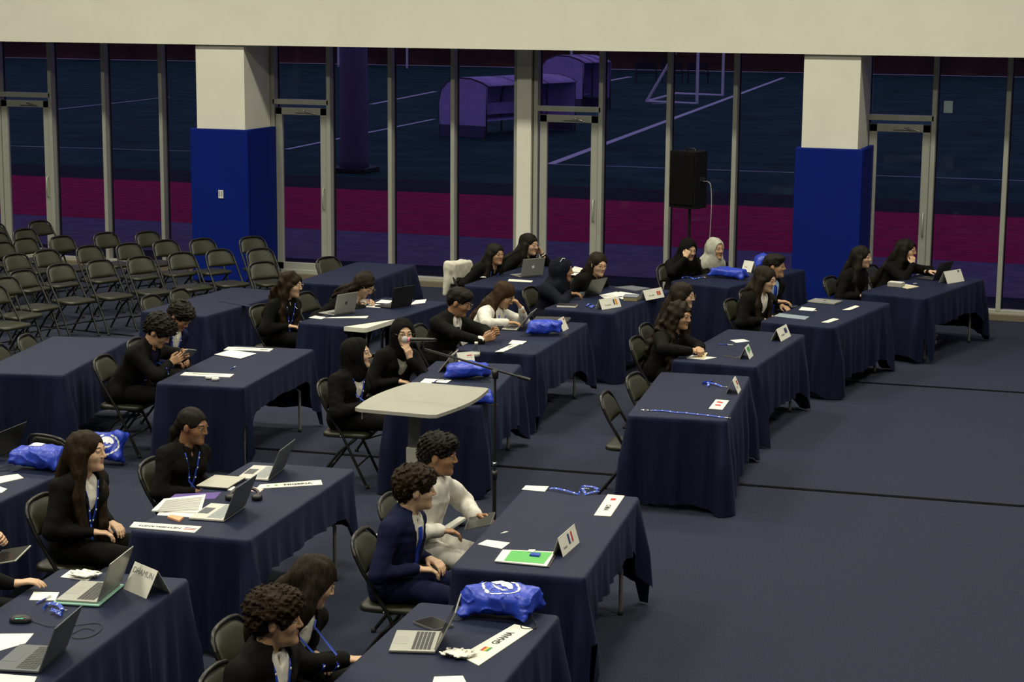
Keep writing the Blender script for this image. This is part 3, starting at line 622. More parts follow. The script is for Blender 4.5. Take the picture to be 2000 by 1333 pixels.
def dugout(loc, length, label, sc=1.0):
    """open to local +x, running back along local +y"""
    o = empty('team_dugout', loc, ang, label, 'shelter', 'team dugouts'); w_ = W_; ht = 1.72
    prof = [(0, .42), (0, 1.0), (.05*w_, 1.35), (.18*w_, 1.58), (.4*w_, ht), (.68*w_, ht-.02), (.9*w_, ht-.12), (1.02*w_, ht-.22)]
    n = 3; seg = length/n
    for k in range(n):
        P = [(x, y, z) for (x, z) in prof for y in (k*seg+.02, (k+1)*seg-.02)]; MB().sheet(P, 2, len(prof), .02).build('roof_panel', POLY, o)
    for y in (0, length):
        T_ = Matrix(((1, 0, 0, 0), (0, 0, -1, y), (0, 1, 0, 0), (0, 0, 0, 1))); MB().prism([(0, .36)]+[(x, z-.01) for x, z in prof[1:]]+[(w_, .36)], 0, .02, T=T_).build('end_panel', POLY, o)
        MB().prism([(.05, .02), (w_-.05, .02), (w_-.05, .34), (.05, .34)], 0, .03, T=T_).build('skirt_panel', POLY_D, o)
    for k in range(n+1):
        y = k*seg
        MB().tube([(x, y, z+.005) for x, z in prof], .025, 6).build('roof_rib', DARK, o)
        for x in (.03, w_): MB().tube([(x, y, 0), (x, y, .42 if x < .1 else ht-.25)], .025, 6).build('frame_post', DARK, o)
    MB().box((w_*.45, length/2, .45), (.4, length-.2, .05)).build('bench', POLY, o); MB().box((w_*.25, length/2, .75), (.05, length-.2, .35)).build('bench_back', POLY, o)
    o.scale = (sc, sc, sc); return o
POLY_D = mat('dugout_base', (.10, .08, .18), .6)
dugout(A, 4.6, 'purple-lit curved clear team dugout standing on the dark field')
C_ = at(1052, 212, z=0); dugout(C_, 1.6, 'second purple dugout half hidden behind the slim white column', 1.15)
q = at(692, 336, z=0); col = empty('lamp_column', q, 0, 'thick dark lamp column standing on the field behind the glass', 'lamp post')
MB().lathe([(.36, 0), (.33, .3), (.30, 7.0)], 16).build('shaft', mat('column_paint', (.10, .09, .16), .6), col); MB().box((0, 0, .06), (.9, .9, .12), bev=.02).build('base', DARK, col)
# benches at the goal
q = at(1262, 162, z=0); o = empty('field_bench', q, R(20), 'low dark bench frame on the far field beyond the goal', 'bench')
for i in range(3): MB().box((i*1.3, 0, .5), (1.1, .5, .06)).build('seat_plank', DARK, o); MB().box((i*1.3, .3, .85), (1.1, .06, .4)).build('back_plank', DARK, o)
for i in range(3):
    for dx in (-.5, .5): MB().tube([(i*1.3+dx, 0, 0), (i*1.3+dx, 0, .5), (i*1.3+dx, .3, .9)], .03, 6).build('bench_leg', DARK, o)
# ceiling lamps of the hall
LF = mat('lamp_diffuser', (.9, .9, .85), .5)
def proto_lamp():
    o = empty('ceiling_lamp'); MB().box((0, 0, .06), (1.24, .64, .10), bev=.01).build('housing', ALU, o); MB().box((0, 0, .004), (1.16, .56, .012)).build('diffuser', LF, o)
    for sx in (-.5, .5): MB().tube([(sx, 0, .1), (sx, 0, .5)], .006, 6).build('hanger', METAL, o)
    return remember(o)
pl = proto_lamp()
for i, (x, y) in enumerate(LAMPS):
    o = pl if i == 0 else copy_tree(pl); o.location = (x, y, CEIL)
    tag(o, 'rectangular high-bay lamp hanging under the hall ceiling', 'lamp', 'ceiling lamps')
    ld = bpy.data.lights.new('ceiling_lamp_offscreen', 'AREA'); ld.shape = 'RECTANGLE'; ld.size = 1.16; ld.size_y = .56; ld.energy = LAMP_W; ld.color = LAMP_COL; ld.spread = R(150)
    lo_ = bpy.data.objects.new('ceiling_lamp_%d_offscreen' % (i+1), ld); COL.objects.link(lo_); lo_.parent = o; lo_.location = (0, 0, -.02)
# ------------------------------------------------------------------ furniture
TUBE = mat('chair_tube', (.016, .016, .015), .32, .4); VINYL = mat('chair_vinyl', (.0150, .0148, .0065), .42, var=.12, scale=60, bump=.12, bscale=180); RUB = mat('rubber', (.012, .012, .012), .8)
VINYL_B = mat('chair_vinyl_back', (.0180, .0178, .0075), .5, var=.12, scale=60, bump=.12, bscale=180)
def proto_chair():
    o = empty('folding_chair')
    for g in (-1, 1):
        y = g*.212
        MB().tube([(.215, y, .012), (.02, y, .42), (-.13, y*.99, .66), (-.175, y*.96, .745)], .0125, 8).build('upright', TUBE, o)
        MB().tube([(-.235, g*.185, .012), (-.02, g*.19, .29), (.125, g*.19, .408)], .0115, 8).build('rear_leg', TUBE, o)
        MB().tube([(.0, g*.212, .43), (.02, g*.19, .41)], .010, 6).build('hinge', METAL, o)
        MB().lathe([(.017, 0), (.017, .03)], 8, Matrix.Translation((.217, y, 0))).build('rubber_foot', RUB, o)
        MB().lathe([(.017, 0), (.017, .03)], 8, Matrix.Translation((-.237, g*.185, 0))).build('rubber_foot', RUB, o)
    arch = [(-.175, -.2035, .745), (-.197, -.185, .790), (-.212, -.14, .823), (-.218, -.07, .835), (-.219, 0, .838), (-.218, .07, .835), (-.212, .14, .823), (-.197, .185, .790), (-.175, .2035, .745)]
    MB().tube(arch, .0125, 8).build('top_rail', TUBE, o)
    MB().tube([(.135, -.205, .18), (.135, .205, .18)], .009, 6).build('crossbar', TUBE, o); MB().tube([(-.155, -.185, .12), (-.155, .185, .12)], .009, 6).build('crossbar', TUBE, o)
    # seat: rounded trapezoid pad
    out = []
    for (x, y) in rrect(.40, .395, .07, 5): out.append((x+.03, y*(1.0+(x)*.18)))
    n = len(out); V = []; F = []
    prof = [(.90, .405), (1.0, .412), (1.0, .432), (.965, .446), (.85, .452), (.45, .456)]
    for sc, zz in prof: V += [((x-.03)*sc+.03, y*sc, zz-.02*(x-.03)/.4*0) for x, y in out]
    for i in range(len(prof)-1):
        for k in range(n): F.append((i*n+k, i*n+(k+1) % n, (i+1)*n+(k+1) % n, (i+1)*n+k))
    F.append(tuple(range(n-1, -1, -1))); F.append(tuple(range((len(prof)-1)*n, len(prof)*n)))
    MB().add(V, F, True).build('seat', VINYL, o)
    # backrest: curved padded panel with a rounded top
    nu, nv = 15, 9; V = []; F = []
    for sd in (0, 1):
        for j in range(nv):
            t = j/(nv-1); zz = .645+.182*t
            for i in range(nu):
                u = -1+2*i/(nu-1); lim = .198-.02*t; e = 1.0
                top_drop = .075*max(abs(u)-.35, 0)**2*2.2*t; z_ = zz-top_drop-(.012*(1-u*u) if j == 0 else 0)
                edge = (1-abs(u)**6)*(1-abs(2*t-1)**6)
                xb = -.118-.100*((z_-.645)/.19)-.020*(1-u*u); th_ = .006+.016*edge
                V.append((xb+(th_ if sd == 0 else -th_*.7), u*lim, z_))
    o2 = nu*nv
    for j in range(nv-1):
        for i in range(nu-1):
            q = (j*nu+i, j*nu+i+1, (j+1)*nu+i+1, (j+1)*nu+i); F.append(q); F.append(tuple(o2+k for k in reversed(q)))
    rim = list(range(nu))+[j*nu+nu-1 for j in range(1, nv)]+[(nv-1)*nu+i for i in range(nu-2, -1, -1)]+[j*nu for j in range(nv-2, 0, -1)]
    for a, b_ in zip(rim, rim[1:]+rim[:1]): F.append((b_, a, o2+a, o2+b_))
    MB().add(V, F, True).build('backrest', VINYL_B, o)
    return remember(o)
CHAIR = proto_chair(); CH_USED = [False]
def chair(x, y, rz_, label, group=None, sc=1.0):
    o = copy_tree(CHAIR) if CH_USED[0] else CHAIR; CH_USED[0] = True
    o.location = (x, y, 0); o.rotation_euler = (0, 0, rz_); o['label'] = label; o['category'] = 'chair'
    if group: o['group'] = group
    elif 'group' in o: del o['group']
    return o
PLAST = mat('white_plastic_top', (.66, .65, .58), .45, var=.04, scale=30, bump=.05, bscale=300); LEG = mat('grey_table_leg', (.20, .20, .19), .4, .5)
TL, TW, TH = 1.83, .76, .74
def proto_table():
    o = empty('folding_table'); m = MB(); m.prism(rrect(TW, TL, .04, 4), TH-.05, TH-.006); m.build('tabletop', PLAST, o)
    for g in (-1, 1):
        y = g*.66
        f = empty('leg_frame'); bpy.data.objects.remove(f)
        f = MB().tube([(-.25, y, .69), (-.25, y+g*.02, .45), (-.31, y+g*.06, .38), (-.31, y+g*.06, .012)], .014, 8).tube([(.25, y, .69), (.25, y+g*.02, .45), (.31, y+g*.06, .38), (.31, y+g*.06, .012)], .014, 8).tube([(-.25, y, .685), (.25, y, .685)], .014, 8).tube([(-.25, y+g*.02, .46), (.25, y+g*.02, .46)], .010, 8).build('leg_frame', LEG, o)
        for x in (-.31, .31): MB().lathe([(.019, 0), (.019, .03)], 8, Matrix.Translation((x, y+g*.06, 0))).build('foot_cap', RUB, f)
        MB().tube([(0, y, .47), (0, y-g*.3, .685)], .009, 6).build('brace', LEG, o)
    return remember(o)
TABLE = proto_table(); TB_USED = [False]
NAVY = mat('navy_tablecloth', (.0026, .0034, .0165), .58, var=.28, scale=330, bump=.25, bscale=520, spec=.36, sheen=.06, tint=(.46, .58, 1.0))
def cloth(drops, seed, w_=TW+.012, l_=TL+.012, amp=1.0, z=TH, slip=0):
    """drops: near (-y), far (+y), left (-x), right (+x)"""
    dn, df, dl, dr = drops; g = np.random.default_rng(seed); r = .03; pts = []
    def seg(a, b_, n): return [(a[0]+(b_[0]-a[0])*i/n, a[1]+(b_[1]-a[1])*i/n) for i in range(n)]
    hx, hy = w_/2, l_/2; per = []
    cs = [((hx, -hy), (1, 0), (0, -1)), ((hx, hy), (0, 1), (1, 0)), ((-hx, hy), (-1, 0), (0, 1)), ((-hx, -hy), (0, -1), (-1, 0))]
    sides = [('r', (hx, -hy+r), (hx, hy-r), (1, 0), 44), ('f', (hx-r, hy), (-hx+r, hy), (0, 1), 22), ('l', (-hx, hy-r), (-hx, -hy+r), (-1, 0), 44), ('n', (-hx+r, -hy), (hx-r, -hy), (0, -1), 22)]
    D = dict(r=dr, f=df, l=dl, n=dn); order = 'rfln'; P = []; s_acc = 0
    for si, (nm, a, b_, nn, n) in enumerate(sides):
        L = math.hypot(b_[0]-a[0], b_[1]-a[1]); nxt = sides[(si+1) % 4]; prv = sides[(si-1) % 4]
        for i in range(n+1):
            t = i/n; d0 = t*L; d1 = (1-t)*L
            P.append((a[0]+(b_[0]-a[0])*t, a[1]+(b_[1]-a[1])*t, nn[0], nn[1], nm, prv[0], d0, nxt[0], d1, s_acc+d0))
        s_acc += L
        c0 = math.atan2(nn[1], nn[0]); cx, cy = b_[0]-nn[0]*r, b_[1]-nn[1]*r
        for k in range(1, 6):
            an = c0+PI/2*k/6; P.append((cx+r*math.cos(an), cy+r*math.sin(an), math.cos(an), math.sin(an), nm if k < 3 else nxt[0], prv[0] if k >= 3 else prv[0], 9, nxt[0], 0.0, s_acc+r*PI/2*k/6))
        s_acc += r*PI/2
    n = len(P); ph = g.uniform(0, 6.28, 4); V = []; lev = [0.0, .0, .012, .05, .12, .2, .3, .4, .5, .6, .7, .8, .9, 1.0]; NL = 14
    for li in range(NL):
        for (x, y, nx_, ny_, nm, pv, d0, nxn, d1, s_) in P:
            dc, oth = (d0, pv) if d0 < d1 else (d1, nxn); wc = math.exp(-(dc/(.135 if nm != 'l' else .045))**2)
            base = D[nm]; cor = min(math.hypot(D[nm], D[oth])*.97, z-.012); mean = base*(1-.5*wc)+D[oth]*.5*wc
            drop = mean+(cor-mean)*wc**1.6*1.0; drop = min(max(drop, base if base < cor else cor), z-.012)
            drop += .012*math.sin(s_*7+ph[3])*(1-wc)*min(1, base*3); drop = min(drop, z-.008)
            fs = min(max((y+.34)/.14, 0), 1) if slip and nm == 'r' and y < .1 else 1.0; drop *= fs
            if li == 0: V.append((x-nx_*.014, y-ny_*.014, z)); continue
            if li == 1: V.append((x-nx_*.004, y-ny_*.004, z-.0015)); continue
            t = lev[li]; fold = math.sin(s_*2*PI/.19+ph[0])*.55+math.sin(s_*2*PI/.117+ph[1])*.3+math.sin(s_*2*PI/.41+ph[2])*.5
            dd = drop*t; off = .004+dd*(.025+.07*wc)+amp*(.032+.035*wc)*fold*min(1, (dd/.35))**1.2*(1 if base > .25 or wc > .3 else .5)
            if fs < 1: off *= fs
            V.append((x+nx_*max(off, .003*fs), y+ny_*max(off, .003*fs), z-.006*fs-.0015*(1-fs)-dd))
    F = [tuple(range(n))]; S = [False]
    for li in range(NL-1):
        for k in range(n): F.append((li*n+k, (li+1)*n+k, (li+1)*n+(k+1) % n, li*n+(k+1) % n)); S.append(True)
    me = bpy.data.meshes.new('tablecloth'); me.from_pydata(V, [], F); me.polygons.foreach_set('use_smooth', S); me.materials.append(NAVY); me.update(); return me
TT = {}
def table(k, x, y, deg, drops, what, amp=1.0, cw=TW+.012, coff=(0, 0, 0), cloth_label=None, slip=0):
    o = copy_tree(TABLE) if TB_USED[0] else TABLE; TB_USED[0] = True
    o.location = (x, y, 0); o.rotation_euler = (0, 0, R(deg)); tag(o, 'white folding table '+what, 'table', 'folding tables')
    me = cloth(drops, 100+k, cw, amp=amp, z=TH, slip=slip)
    if slip:
        for v in me.vertices:
            if v.co.x > -.1 and v.co.y < -.28: v.co.x -= min((-.28-v.co.y)*slip/.63, slip)*min((v.co.x+.1)/.4, 1)
    c = link('tablecloth', me); M_ = Matrix.Translation((x, y, 0)) @ Matrix.Rotation(R(deg), 4, 'Z') @ Matrix.Translation((coff[0], coff[1], .0015)) @ Matrix.Rotation(R(coff[2]), 4, 'Z'); c.matrix_world = M_
    tag(c, cloth_label or ('navy tablecloth on the table '+what), 'tablecloth', 'navy tablecloths')
    TT[k] = (x, y, deg); return o
# ------------------------------------------------------------------ things on the tables
ZT = TH+.0022
PAPER = mat('white_paper', (.72, .71, .66), .8, var=.03, scale=20); CARD = mat('white_card', (.70, .69, .62), .7); INK = mat('black_ink', (.012, .012, .014), .7); GREYINK = mat('grey_ink', (.22, .22, .21), .8)
SILVER = mat('laptop_silver', (.42, .42, .38), .38, .55); DKLAP = mat('laptop_black', (.014, .014, .015), .4); SLATE = mat('laptop_slate', (.10, .11, .125), .45, .2); KEYS = mat('laptop_keys', (.045, .046, .048), .5); KEYS_L = mat('laptop_keys_light', (.33, .36, .37), .5); SCR = mat('laptop_screen', (.012, .012, .014), .15)
BAG = mat('blue_bag_fabric', (.020, .050, .46), .36, var=.12, scale=25, bump=.15, bscale=60); BAG_W = mat('bag_print_white', (.72, .74, .80), .6); CORD = mat('black_cord', (.012, .012, .012), .7)
FLAG = {n: mat('flag_'+n, c, .7) for n, c in dict(red=(.48, .03, .035), navy=(.03, .045, .16), green=(.05, .26, .08), orange=(.62, .20, .05), yellow=(.62, .44, .05), maroon=(.32, .05, .04), black=(.03, .03, .035), white=(.70, .69, .64), blue=(.05, .12, .42)).items()}
def V3(p): return Vector((p[0], p[1], p[2]))
def flat(o, T): o.matrix_local = T; return o
def frame_from(A, B, up_=Vector((0, 0, 1))):
    """x along A->B, z = up_, origin A"""
    x = (B-A).normalized(); z = (up_-x*up_.dot(x)).normalized(); y = z.cross(x)
    M_ = Matrix((x, y, z)).transposed().to_4x4(); M_.translation = A; return M_
def quad(name, px, m, label, cat, z=ZT, th=.0015, group=None):
    """flat sheet lying on a table; corner pixels A, B, C, D"""
    P = [at(x, y, z) for x, y in px]; c = sum(P, Vector())/4; mb = MB(); mb.prism([tuple((p-c)[:2]) for p in P], 0, th)
    if ((P[1]-P[0]).cross(P[2]-P[0])).z < 0: mb = MB(); mb.prism([tuple((p-c)[:2]) for p in reversed(P)], 0, th)
    o = mb.build(name, m); o.location = c; tag(o, label, cat, group); return o, P, c
def dashes(parent, T, n, w_, h_, m, name='print_line', gap=1.5):
    for i in range(n): mb = MB(); mb.box((0, -i*h_*gap, .0005), (w_*(1-.12*(i % 3)), h_, .0008), T=T); mb.build(name, m, parent)
def put_text(parent, txt, size, T, m=INK, bold=0.0, align='CENTER'):
    o = link('lettering', text_mesh(txt, size, m, bold=bold, align=align), parent); o.matrix_local = T; return o
def flag(parent, T, w_, h_, cols, vert=False, name='flag'):
    n = len(cols)
    for i, c in enumerate(cols):
        mb = MB()
        if vert: mb.box((-w_/2+w_*(i+.5)/n, 0, .0005), (w_/n, h_, .0010), T=T)
        else: mb.box((0, h_/2-h_*(i+.5)/n, .0005), (w_, h_/n, .0010), T=T)
        mb.build(name+'_stripe', FLAG[c], parent)
def plate(px, label, txt=None, flg=None, tsize=.04, tx=.55, fx=.12, flip=False, z=ZT, m=CARD, bold=.0006, fw_=.05, fh=.032, tv=.5, cat='nameplate'):
    """long name strip; A->B is the reading direction, D is up from A"""
    o, P, c = quad('nameplate', px, m, label, cat, z, .004); A, B, C_, D = P; u = B-A; v = D-A
    x = u.normalized(); y = (v-x*v.dot(x)).normalized(); Rm = Matrix((x, y, Vector((0, 0, 1)))).transposed().to_4x4()
    def T(fu, fv): M_ = Rm.copy(); M_.translation = A+u*fu+v*fv-c+Vector((0, 0, .0045)); return M_
    if txt: put_text(o, txt, tsize, T(tx, tv), bold=bold)
    if flg: flag(o, T(fx, tv), fw_, fh, flg)
    return o, T
def tent(pA, pB, label, h=.105, flg=None, txt=None, vert=False, lean=.42, name='tent_card', tsz=.02, w_=None, fpos=(.72, .60), tpos=(.36, .42), fsz=(.055, .036), flag_rot=False, lines=0):
    A = at(*pA, z=ZT); B = at(*pB, z=ZT); u = (B-A); L = u.length if w_ is None else w_; u = u.normalized(); n_ = u.cross(Vector((0, 0, 1)))
    dpt = h*math.sin(lean); ht = h*math.cos(lean); c = A+u*L/2-n_*dpt; o = empty(name, c, math.atan2(u.y, u.x), label, 'name card', None)
    # local: x along the ridge, -y outward (printed face), z up
    F_ = Matrix.Translation((0, 0, 0)); th = .0016
    for g, nm in ((-1, 'printed_face'), (1, 'back_face')):
        a = Vector((-L/2, g*dpt, 0)); b_ = Vector((L/2, g*dpt, 0)); t0 = Vector((-L/2, 0, ht)); t1 = Vector((L/2, 0, ht)); nn = (b_-a).cross(t0-a).normalized()*th*(1 if g < 0 else -1)
        P = [a, b_, t1, t0]; mb = MB(); mb.add(P+[p-nn for p in P], [(0, 1, 2, 3), (7, 6, 5, 4), (0, 4, 5, 1), (1, 5, 6, 2), (2, 6, 7, 3), (3, 7, 4, 0)]); f_ = mb.build(nm, CARD, o)
        if g < 0:
            y = (t0-a).normalized(); nz = Vector((1, 0, 0)).cross(y); Rm = Matrix((Vector((1, 0, 0)), y, nz)).transposed().to_4x4()
            def T(fu, fv): M_ = Rm.copy(); M_.translation = a+(b_-a)*fu+(t0-a)*fv+nz*.0008; return M_
            if flg: flag(f_, T(*fpos), fsz[0], fsz[1], flg, vert)
            if txt: put_text(f_, txt, tsz, T(*tpos), GREYINK)
            if lines: dashes(f_, T(*tpos), lines, L*.3, .006, GREYINK)
    return o
def laptop(pA, pB, label, depth=.22, open_=108, kind='silver', light=False, emblem=False, base_up=0.0, w_=None, case=None):
    """pA (near) -> pB (far) is the hinge edge; the base lies to its left (towards the sitter)"""
    A = at(*pA, z=ZT); B = at(*pB, z=ZT); u = (B-A).normalized(); W_ = min(max((B-A).length, .27), .36) if w_ is None else w_
    bm_ = {'silver': SILVER, 'black': DKLAP, 'slate': SLATE, 'mixed': SLATE}[kind]; b2 = mat('palm_white', (.56, .55, .50), .45) if kind == 'mixed' else bm_; o = empty('laptop', A+u*W_/2+Vector((0, 0, base_up)), math.atan2(u.y, u.x), label, 'laptop')
    # local: x along hinge, +y towards the sitter
    base = MB().box((0, depth/2, .009), (W_, depth, .014), bev=.004).build('base', b2, o)
    kb = MB()
    for r in range(5):
        n = 13
        for i in range(n): kb.box((-W_*.44+W_*.88*(i+.5)/n, .035+depth*.085*r, .0168), (W_*.88/n*.82, depth*.07, .0016))
    kb.build('keyboard', KEYS_L if light else KEYS, base); MB().box((0, depth*.80, .0164), (W_*.38, depth*.30, .0008)).build('trackpad', mat('trackpad', (.36, .36, .33), .35, .3) if kind == 'silver' else SLATE, base)
    MB().tube([(-W_*.42, .002, .014), (W_*.42, .002, .014)], .006, 8).build('hinge', DKLAP, base)
    a = R(open_-90); T = Matrix.Translation((0, 0, .014)) @ Matrix.Rotation(a, 4, 'X'); hgt = depth*.98
    lid = MB().box((0, 0, hgt/2), (W_, .007, hgt), T=T, bev=.003).build('lid', bm_, o)
    MB().box((0, .0040, hgt/2+.004), (W_*.95, .0010, hgt*.90), T=T).build('screen', SCR, lid)
    if emblem:
        m = MB(); pts = []
        for k in range(28):
            t = 2*PI*k/28; r = .020*(1+.10*math.cos(2*t)-.06*math.sin(t)); x, y = r*math.cos(t)*.92, r*math.sin(t)
            if math.hypot(x-.022, y-.003) < .011: dx, dy = x-.022, y-.003; q = .011/max(math.hypot(dx, dy), .001); x, y = .022+dx*q, .003+dy*q; x = min(x, .018)
            pts.append((x, y))
        TE = T @ Matrix.Translation((0, -.0037, hgt*.52)) @ Matrix.Rotation(PI/2, 4, 'X'); m.prism(pts, 0, .0006, T=TE); m.prism([(.001, .024), (.009, .026), (.011, .034), (.003, .032)], 0, .0006, T=TE); m.build('lid_emblem', mat('emblem_'+emblem, (.85, .85, .82) if emblem == 'light' else (.05, .05, .05), .3), lid)
    if case: MB().box((0, depth/2, -.003), (W_+.03, depth+.03, .012), bev=.005).build('case', case, o); o.location.z += .012
    return o
def bag(px, py, size, yaw, label, z=ZT, seed=1, emblem=False, tilt=None, cords=True, h=.008, patch=False):
    c = at(px, py, z); L, W_, H_ = size; o_c = Vector((0, 0, 0))
    # drawstring bag: soft box with pinched corners and creases
    add = [(Box((0, 0, H_*.5), (L*.47, W_*.46, H_*.44), H_*.30), .01), (Ell((L*.05, W_*.03, H_*.55), (L*.36, W_*.34, H_*.52)), .04)]
    for gx in (-1, 1):
        for gy in (-1, 1): add.append((Cone((gx*L*.38, gy*W_*.36, H_*.30), (gx*L*.47, gy*W_*.46, H_*.14), H_*.18, .014), .03))
    v, q = sdf(add, h, disp=[wobble(13, H_*.10, seed), wobble(38, H_*.085, seed+1), lambda P, f_=wobble(55, 1, seed+2, (1, .5, 1)): -H_*.075*(1-np.abs(f_(P)))**4], band=.05); v[:, 2] -= v[:, 2].min()
    o = link('drawstring_bag', np_mesh('drawstring_bag', v, q, [BAG])); o.location = c; o.rotation_euler = (tilt or (0, 0, 0)) if tilt else (0, 0, R(yaw)); tag(o, label, 'bag', 'blue drawstring bags')
    bvh = BVHTree.FromPolygons([tuple(p) for p in v], q.tolist())
    def down(x, y):
        h_ = bvh.ray_cast(Vector((x, y, 1)), Vector((0, 0, -1)), 2); return (h_[0]+Vector((0, 0, .003))) if h_[0] else None
    if emblem:
        def patchmesh(nm, poly, n=6):
            # fan of strips projected onto the fabric
            cx = sum(p[0] for p in poly)/len(poly); cy = sum(p[1] for p in poly)/len(poly); V = []; F = []
            k = len(poly)
            for r in range(1, n+1):
                for p in poly: V.append(down(cx+(p[0]-cx)*r/n, cy+(p[1]-cy)*r/n) or Vector((cx, cy, H_)))
            V.append(down(cx, cy) or Vector((cx, cy, H_)))
            for i in range(k): F.append((len(V)-1, i, (i+1) % k))
            for r in range(n-1):
                for i in range(k): F.append((r*k+i, (r+1)*k+i, (r+1)*k+(i+1) % k, r*k+(i+1) % k))
            MB().add(V, F, True).build(nm, BAG_W, o)
        S = min(L, W_)*.40
        for g in (-1, 1):
            for i in range(7):
                t = R(-80+24*i); cx, cy = g*S*1.0*math.cos(t)*1.0, S*.82*math.sin(t); d = t+PI/2
                leaf = [(cx+g*(S*.20*math.cos(d)*math.cos(a)-S*.085*math.sin(d)*math.sin(a)), cy+S*.20*math.sin(d)*math.cos(a)+S*.085*math.cos(d)*math.sin(a)) for a in np.linspace(0, 2*PI, 9)[:-1]]
                patchmesh('emblem_leaf', leaf, 3)
        patchmesh('emblem_dome', [(S*.62*math.cos(t), S*.12+S*.55*math.sin(t)) for t in np.linspace(0, PI, 12)]+[(-S*.25, S*.0), (-S*.08, S*.16), (S*.08, -S*.02), (S*.25, S*.14), (S*.45, S*.02)], 5)
        patchmesh('emblem_band', [(-S*.5, -S*.08), (-S*.2, -S*.32), (S*.2, -S*.32), (S*.5, -S*.08), (S*.2, -S*.2), (-S*.2, -S*.2)], 4)
    if patch:
        mb = MB(); n = 6; P = []
        for j in range(4):
            for i in range(n): p = down(-.05+.10*i/(n-1), -.03+.06*j/3); P.append(p or Vector((0, 0, H_)))
        mb.sheet(P, n, 4, .002).build('printed_mark', BAG_W, o)
    if cords:
        for g in (-1, 1):
            pts = [(g*L*.48, -W_*.1, .02), (g*L*.62, -W_*.35, .006), (g*L*.66, -W_*.62, .005), (g*L*.50, -W_*.72, .005), (g*L*.42, -W_*.5, .006)]
            MB().tube(spline(pts), .003, 5).build('drawstring', CORD, o)
    return o
def lanyard_pile(pts, label, width=.016, wave=.012, z=ZT, seed=0, clip=True, turns=0):
    P0 = [at(x, y, z) for x, y in pts]; c = P0[0]; g = np.random.default_rng(seed); P = []
    for i in range(len(P0)-1):
        for k in range(8): P.append(P0[i].lerp(P0[i+1], k/8))
    P.append(P0[-1]); n = len(P); Q = []
    for i, p in enumerate(P):
        t = i/(n-1); Q.append(p-c+Vector((wave*math.sin(t*17+seed), wave*math.cos(t*13+seed*2), .004+abs(wave*.8*math.sin(t*11+seed)))))
    d = np.array((P0[-1]-P0[0]).normalized()); lat = np.array((-d[1], d[0], .25)); v, q = ribbon([np.array(p) for p in Q], width, lat, .0015)
    o = link('lanyard', np_mesh('lanyard', v, q, [LANY], smooth=False)); o.location = c; tag(o, label, 'lanyard', 'blue lanyards')
    for i in range(2, n-1, 4):
        v, q = ribbon([np.array(Q[i])+A_(0, 0, .0022), np.array(Q[i+1])*.6+np.array(Q[i])*.4+A_(0, 0, .0022)], width*.5, lat, .0006); link('printed_mark', np_mesh('printed_mark', v, q, [LANY_P]), o)
    if clip: MB().tube([Q[-1], Q[-1]+Vector((d[0]*.02, d[1]*.02, 0)), Q[-1]+Vector((d[0]*.035, d[1]*.035+.008, 0)), Q[-1]+Vector((d[0]*.05, d[1]*.05, 0))], .0028, 6).build('clip', METAL, o)
    return o
def pen(a, b, label, col=(.02, .04, .30), r=.0048, z=ZT):
    A = at(*a, z=z+r); B = at(*b, z=z+r); u = (B-A).normalized(); L = .14; o = empty('ballpoint_pen', A, math.atan2(u.y, u.x), label, 'pen'); T = Matrix.Rotation(PI/2, 4, 'Y')
    MB().lathe([(.0015, -.012), (r, .0), (r, .085)], 8, T).build('barrel', mat('pen_blue', col, .3), o); MB().lathe([(r*1.02, .085), (r*1.02, L-.01), (r*.5, L)], 8, T).build('cap', mat('pen_white', (.6, .6, .62), .3), o); MB().box((.115, 0, r*.9), (.035, .003, .002)).build('clip', METAL, o); return o
def tissue(px, py, size, label, seed, z=ZT, col=None):
    s_ = size; flat_ = .4
    v, q = sdf([(Ell((0, 0, s_*.18), (s_*.5, s_*.36, s_*.2)), .01), (Ell((s_*.25, s_*.1, s_*.2), (s_*.3, s_*.22, s_*.2)), .01)], max(.0045, s_/22), disp=[wobble(3.2/s_*6, s_*.09, seed), wobble(3.2/s_*11, s_*.025, seed+1)], band=.05); v[:, 2] -= v[:, 2].min(); v[:, 2] *= flat_
    o = link('crumpled_tissue', np_mesh('crumpled_tissue', v, q, [col or mat('tissue', (.74, .72, .66), .85)])); o.location = at(px, py, z); return tag(o, label, 'tissue')
def phone(px, py, yaw, label, z=ZT, R3=None, name='phone', sz=(.075, .152, .009)):
    o = empty(name, at(px, py, z), R(yaw), label, 'phone' if name == 'phone' else name); T = Matrix.Identity(4)
    MB().prism(rrect(sz[0], sz[1], .012, 3), 0, sz[2]).build('body', mat('phone_body', (.20, .20, .20), .4, .5), o); MB().prism(rrect(sz[0]-.006, sz[1]-.006, .010, 3), sz[2], sz[2]+.0006).build('screen', SCR, o)
    if R3 is not None: o.rotation_euler = R3
    return o
# ------------------------------------------------------------------ tables
table(1, -3.46, 10.76, 5.9, (.70, .55, .10, .27), 'carrying the CHINA nameplate')
table(2, -3.65, 15.07, 6.7, (.69, .6, .10, .66), 'with nobody seated beside two empty chairs')
table(3, -3.76, 17.42, -3.1, (.66, .6, .10, .52), 'where clasped hands rest beside a green flag card')
table(4, -3.37, 19.81, -9.2, (.66, .6, .10, .58), 'carrying the closed silver laptop')
table(5, -2.67, 22.15, -13.9, (.66, .6, .10, .34), 'nearest the window wall by the right-hand pillar')
table(6, -5.73, 19.81, -5.2, (.64, .6, .10, .58), 'carrying the Sri Lanka card')
table(7, -4.82, 22.14, -17.1, (.66, .6, .10, .62), 'in front of the loudspeaker')
table(8, -7.12, 21.08, -4.0, (.66, .12, .10, .60), 'where the open silver laptop stands by the slim white column')
table(9, -5.85, 17.26, 1.8, (.66, .5, .10, .42), 'where the person in a dark suit holds a phone')
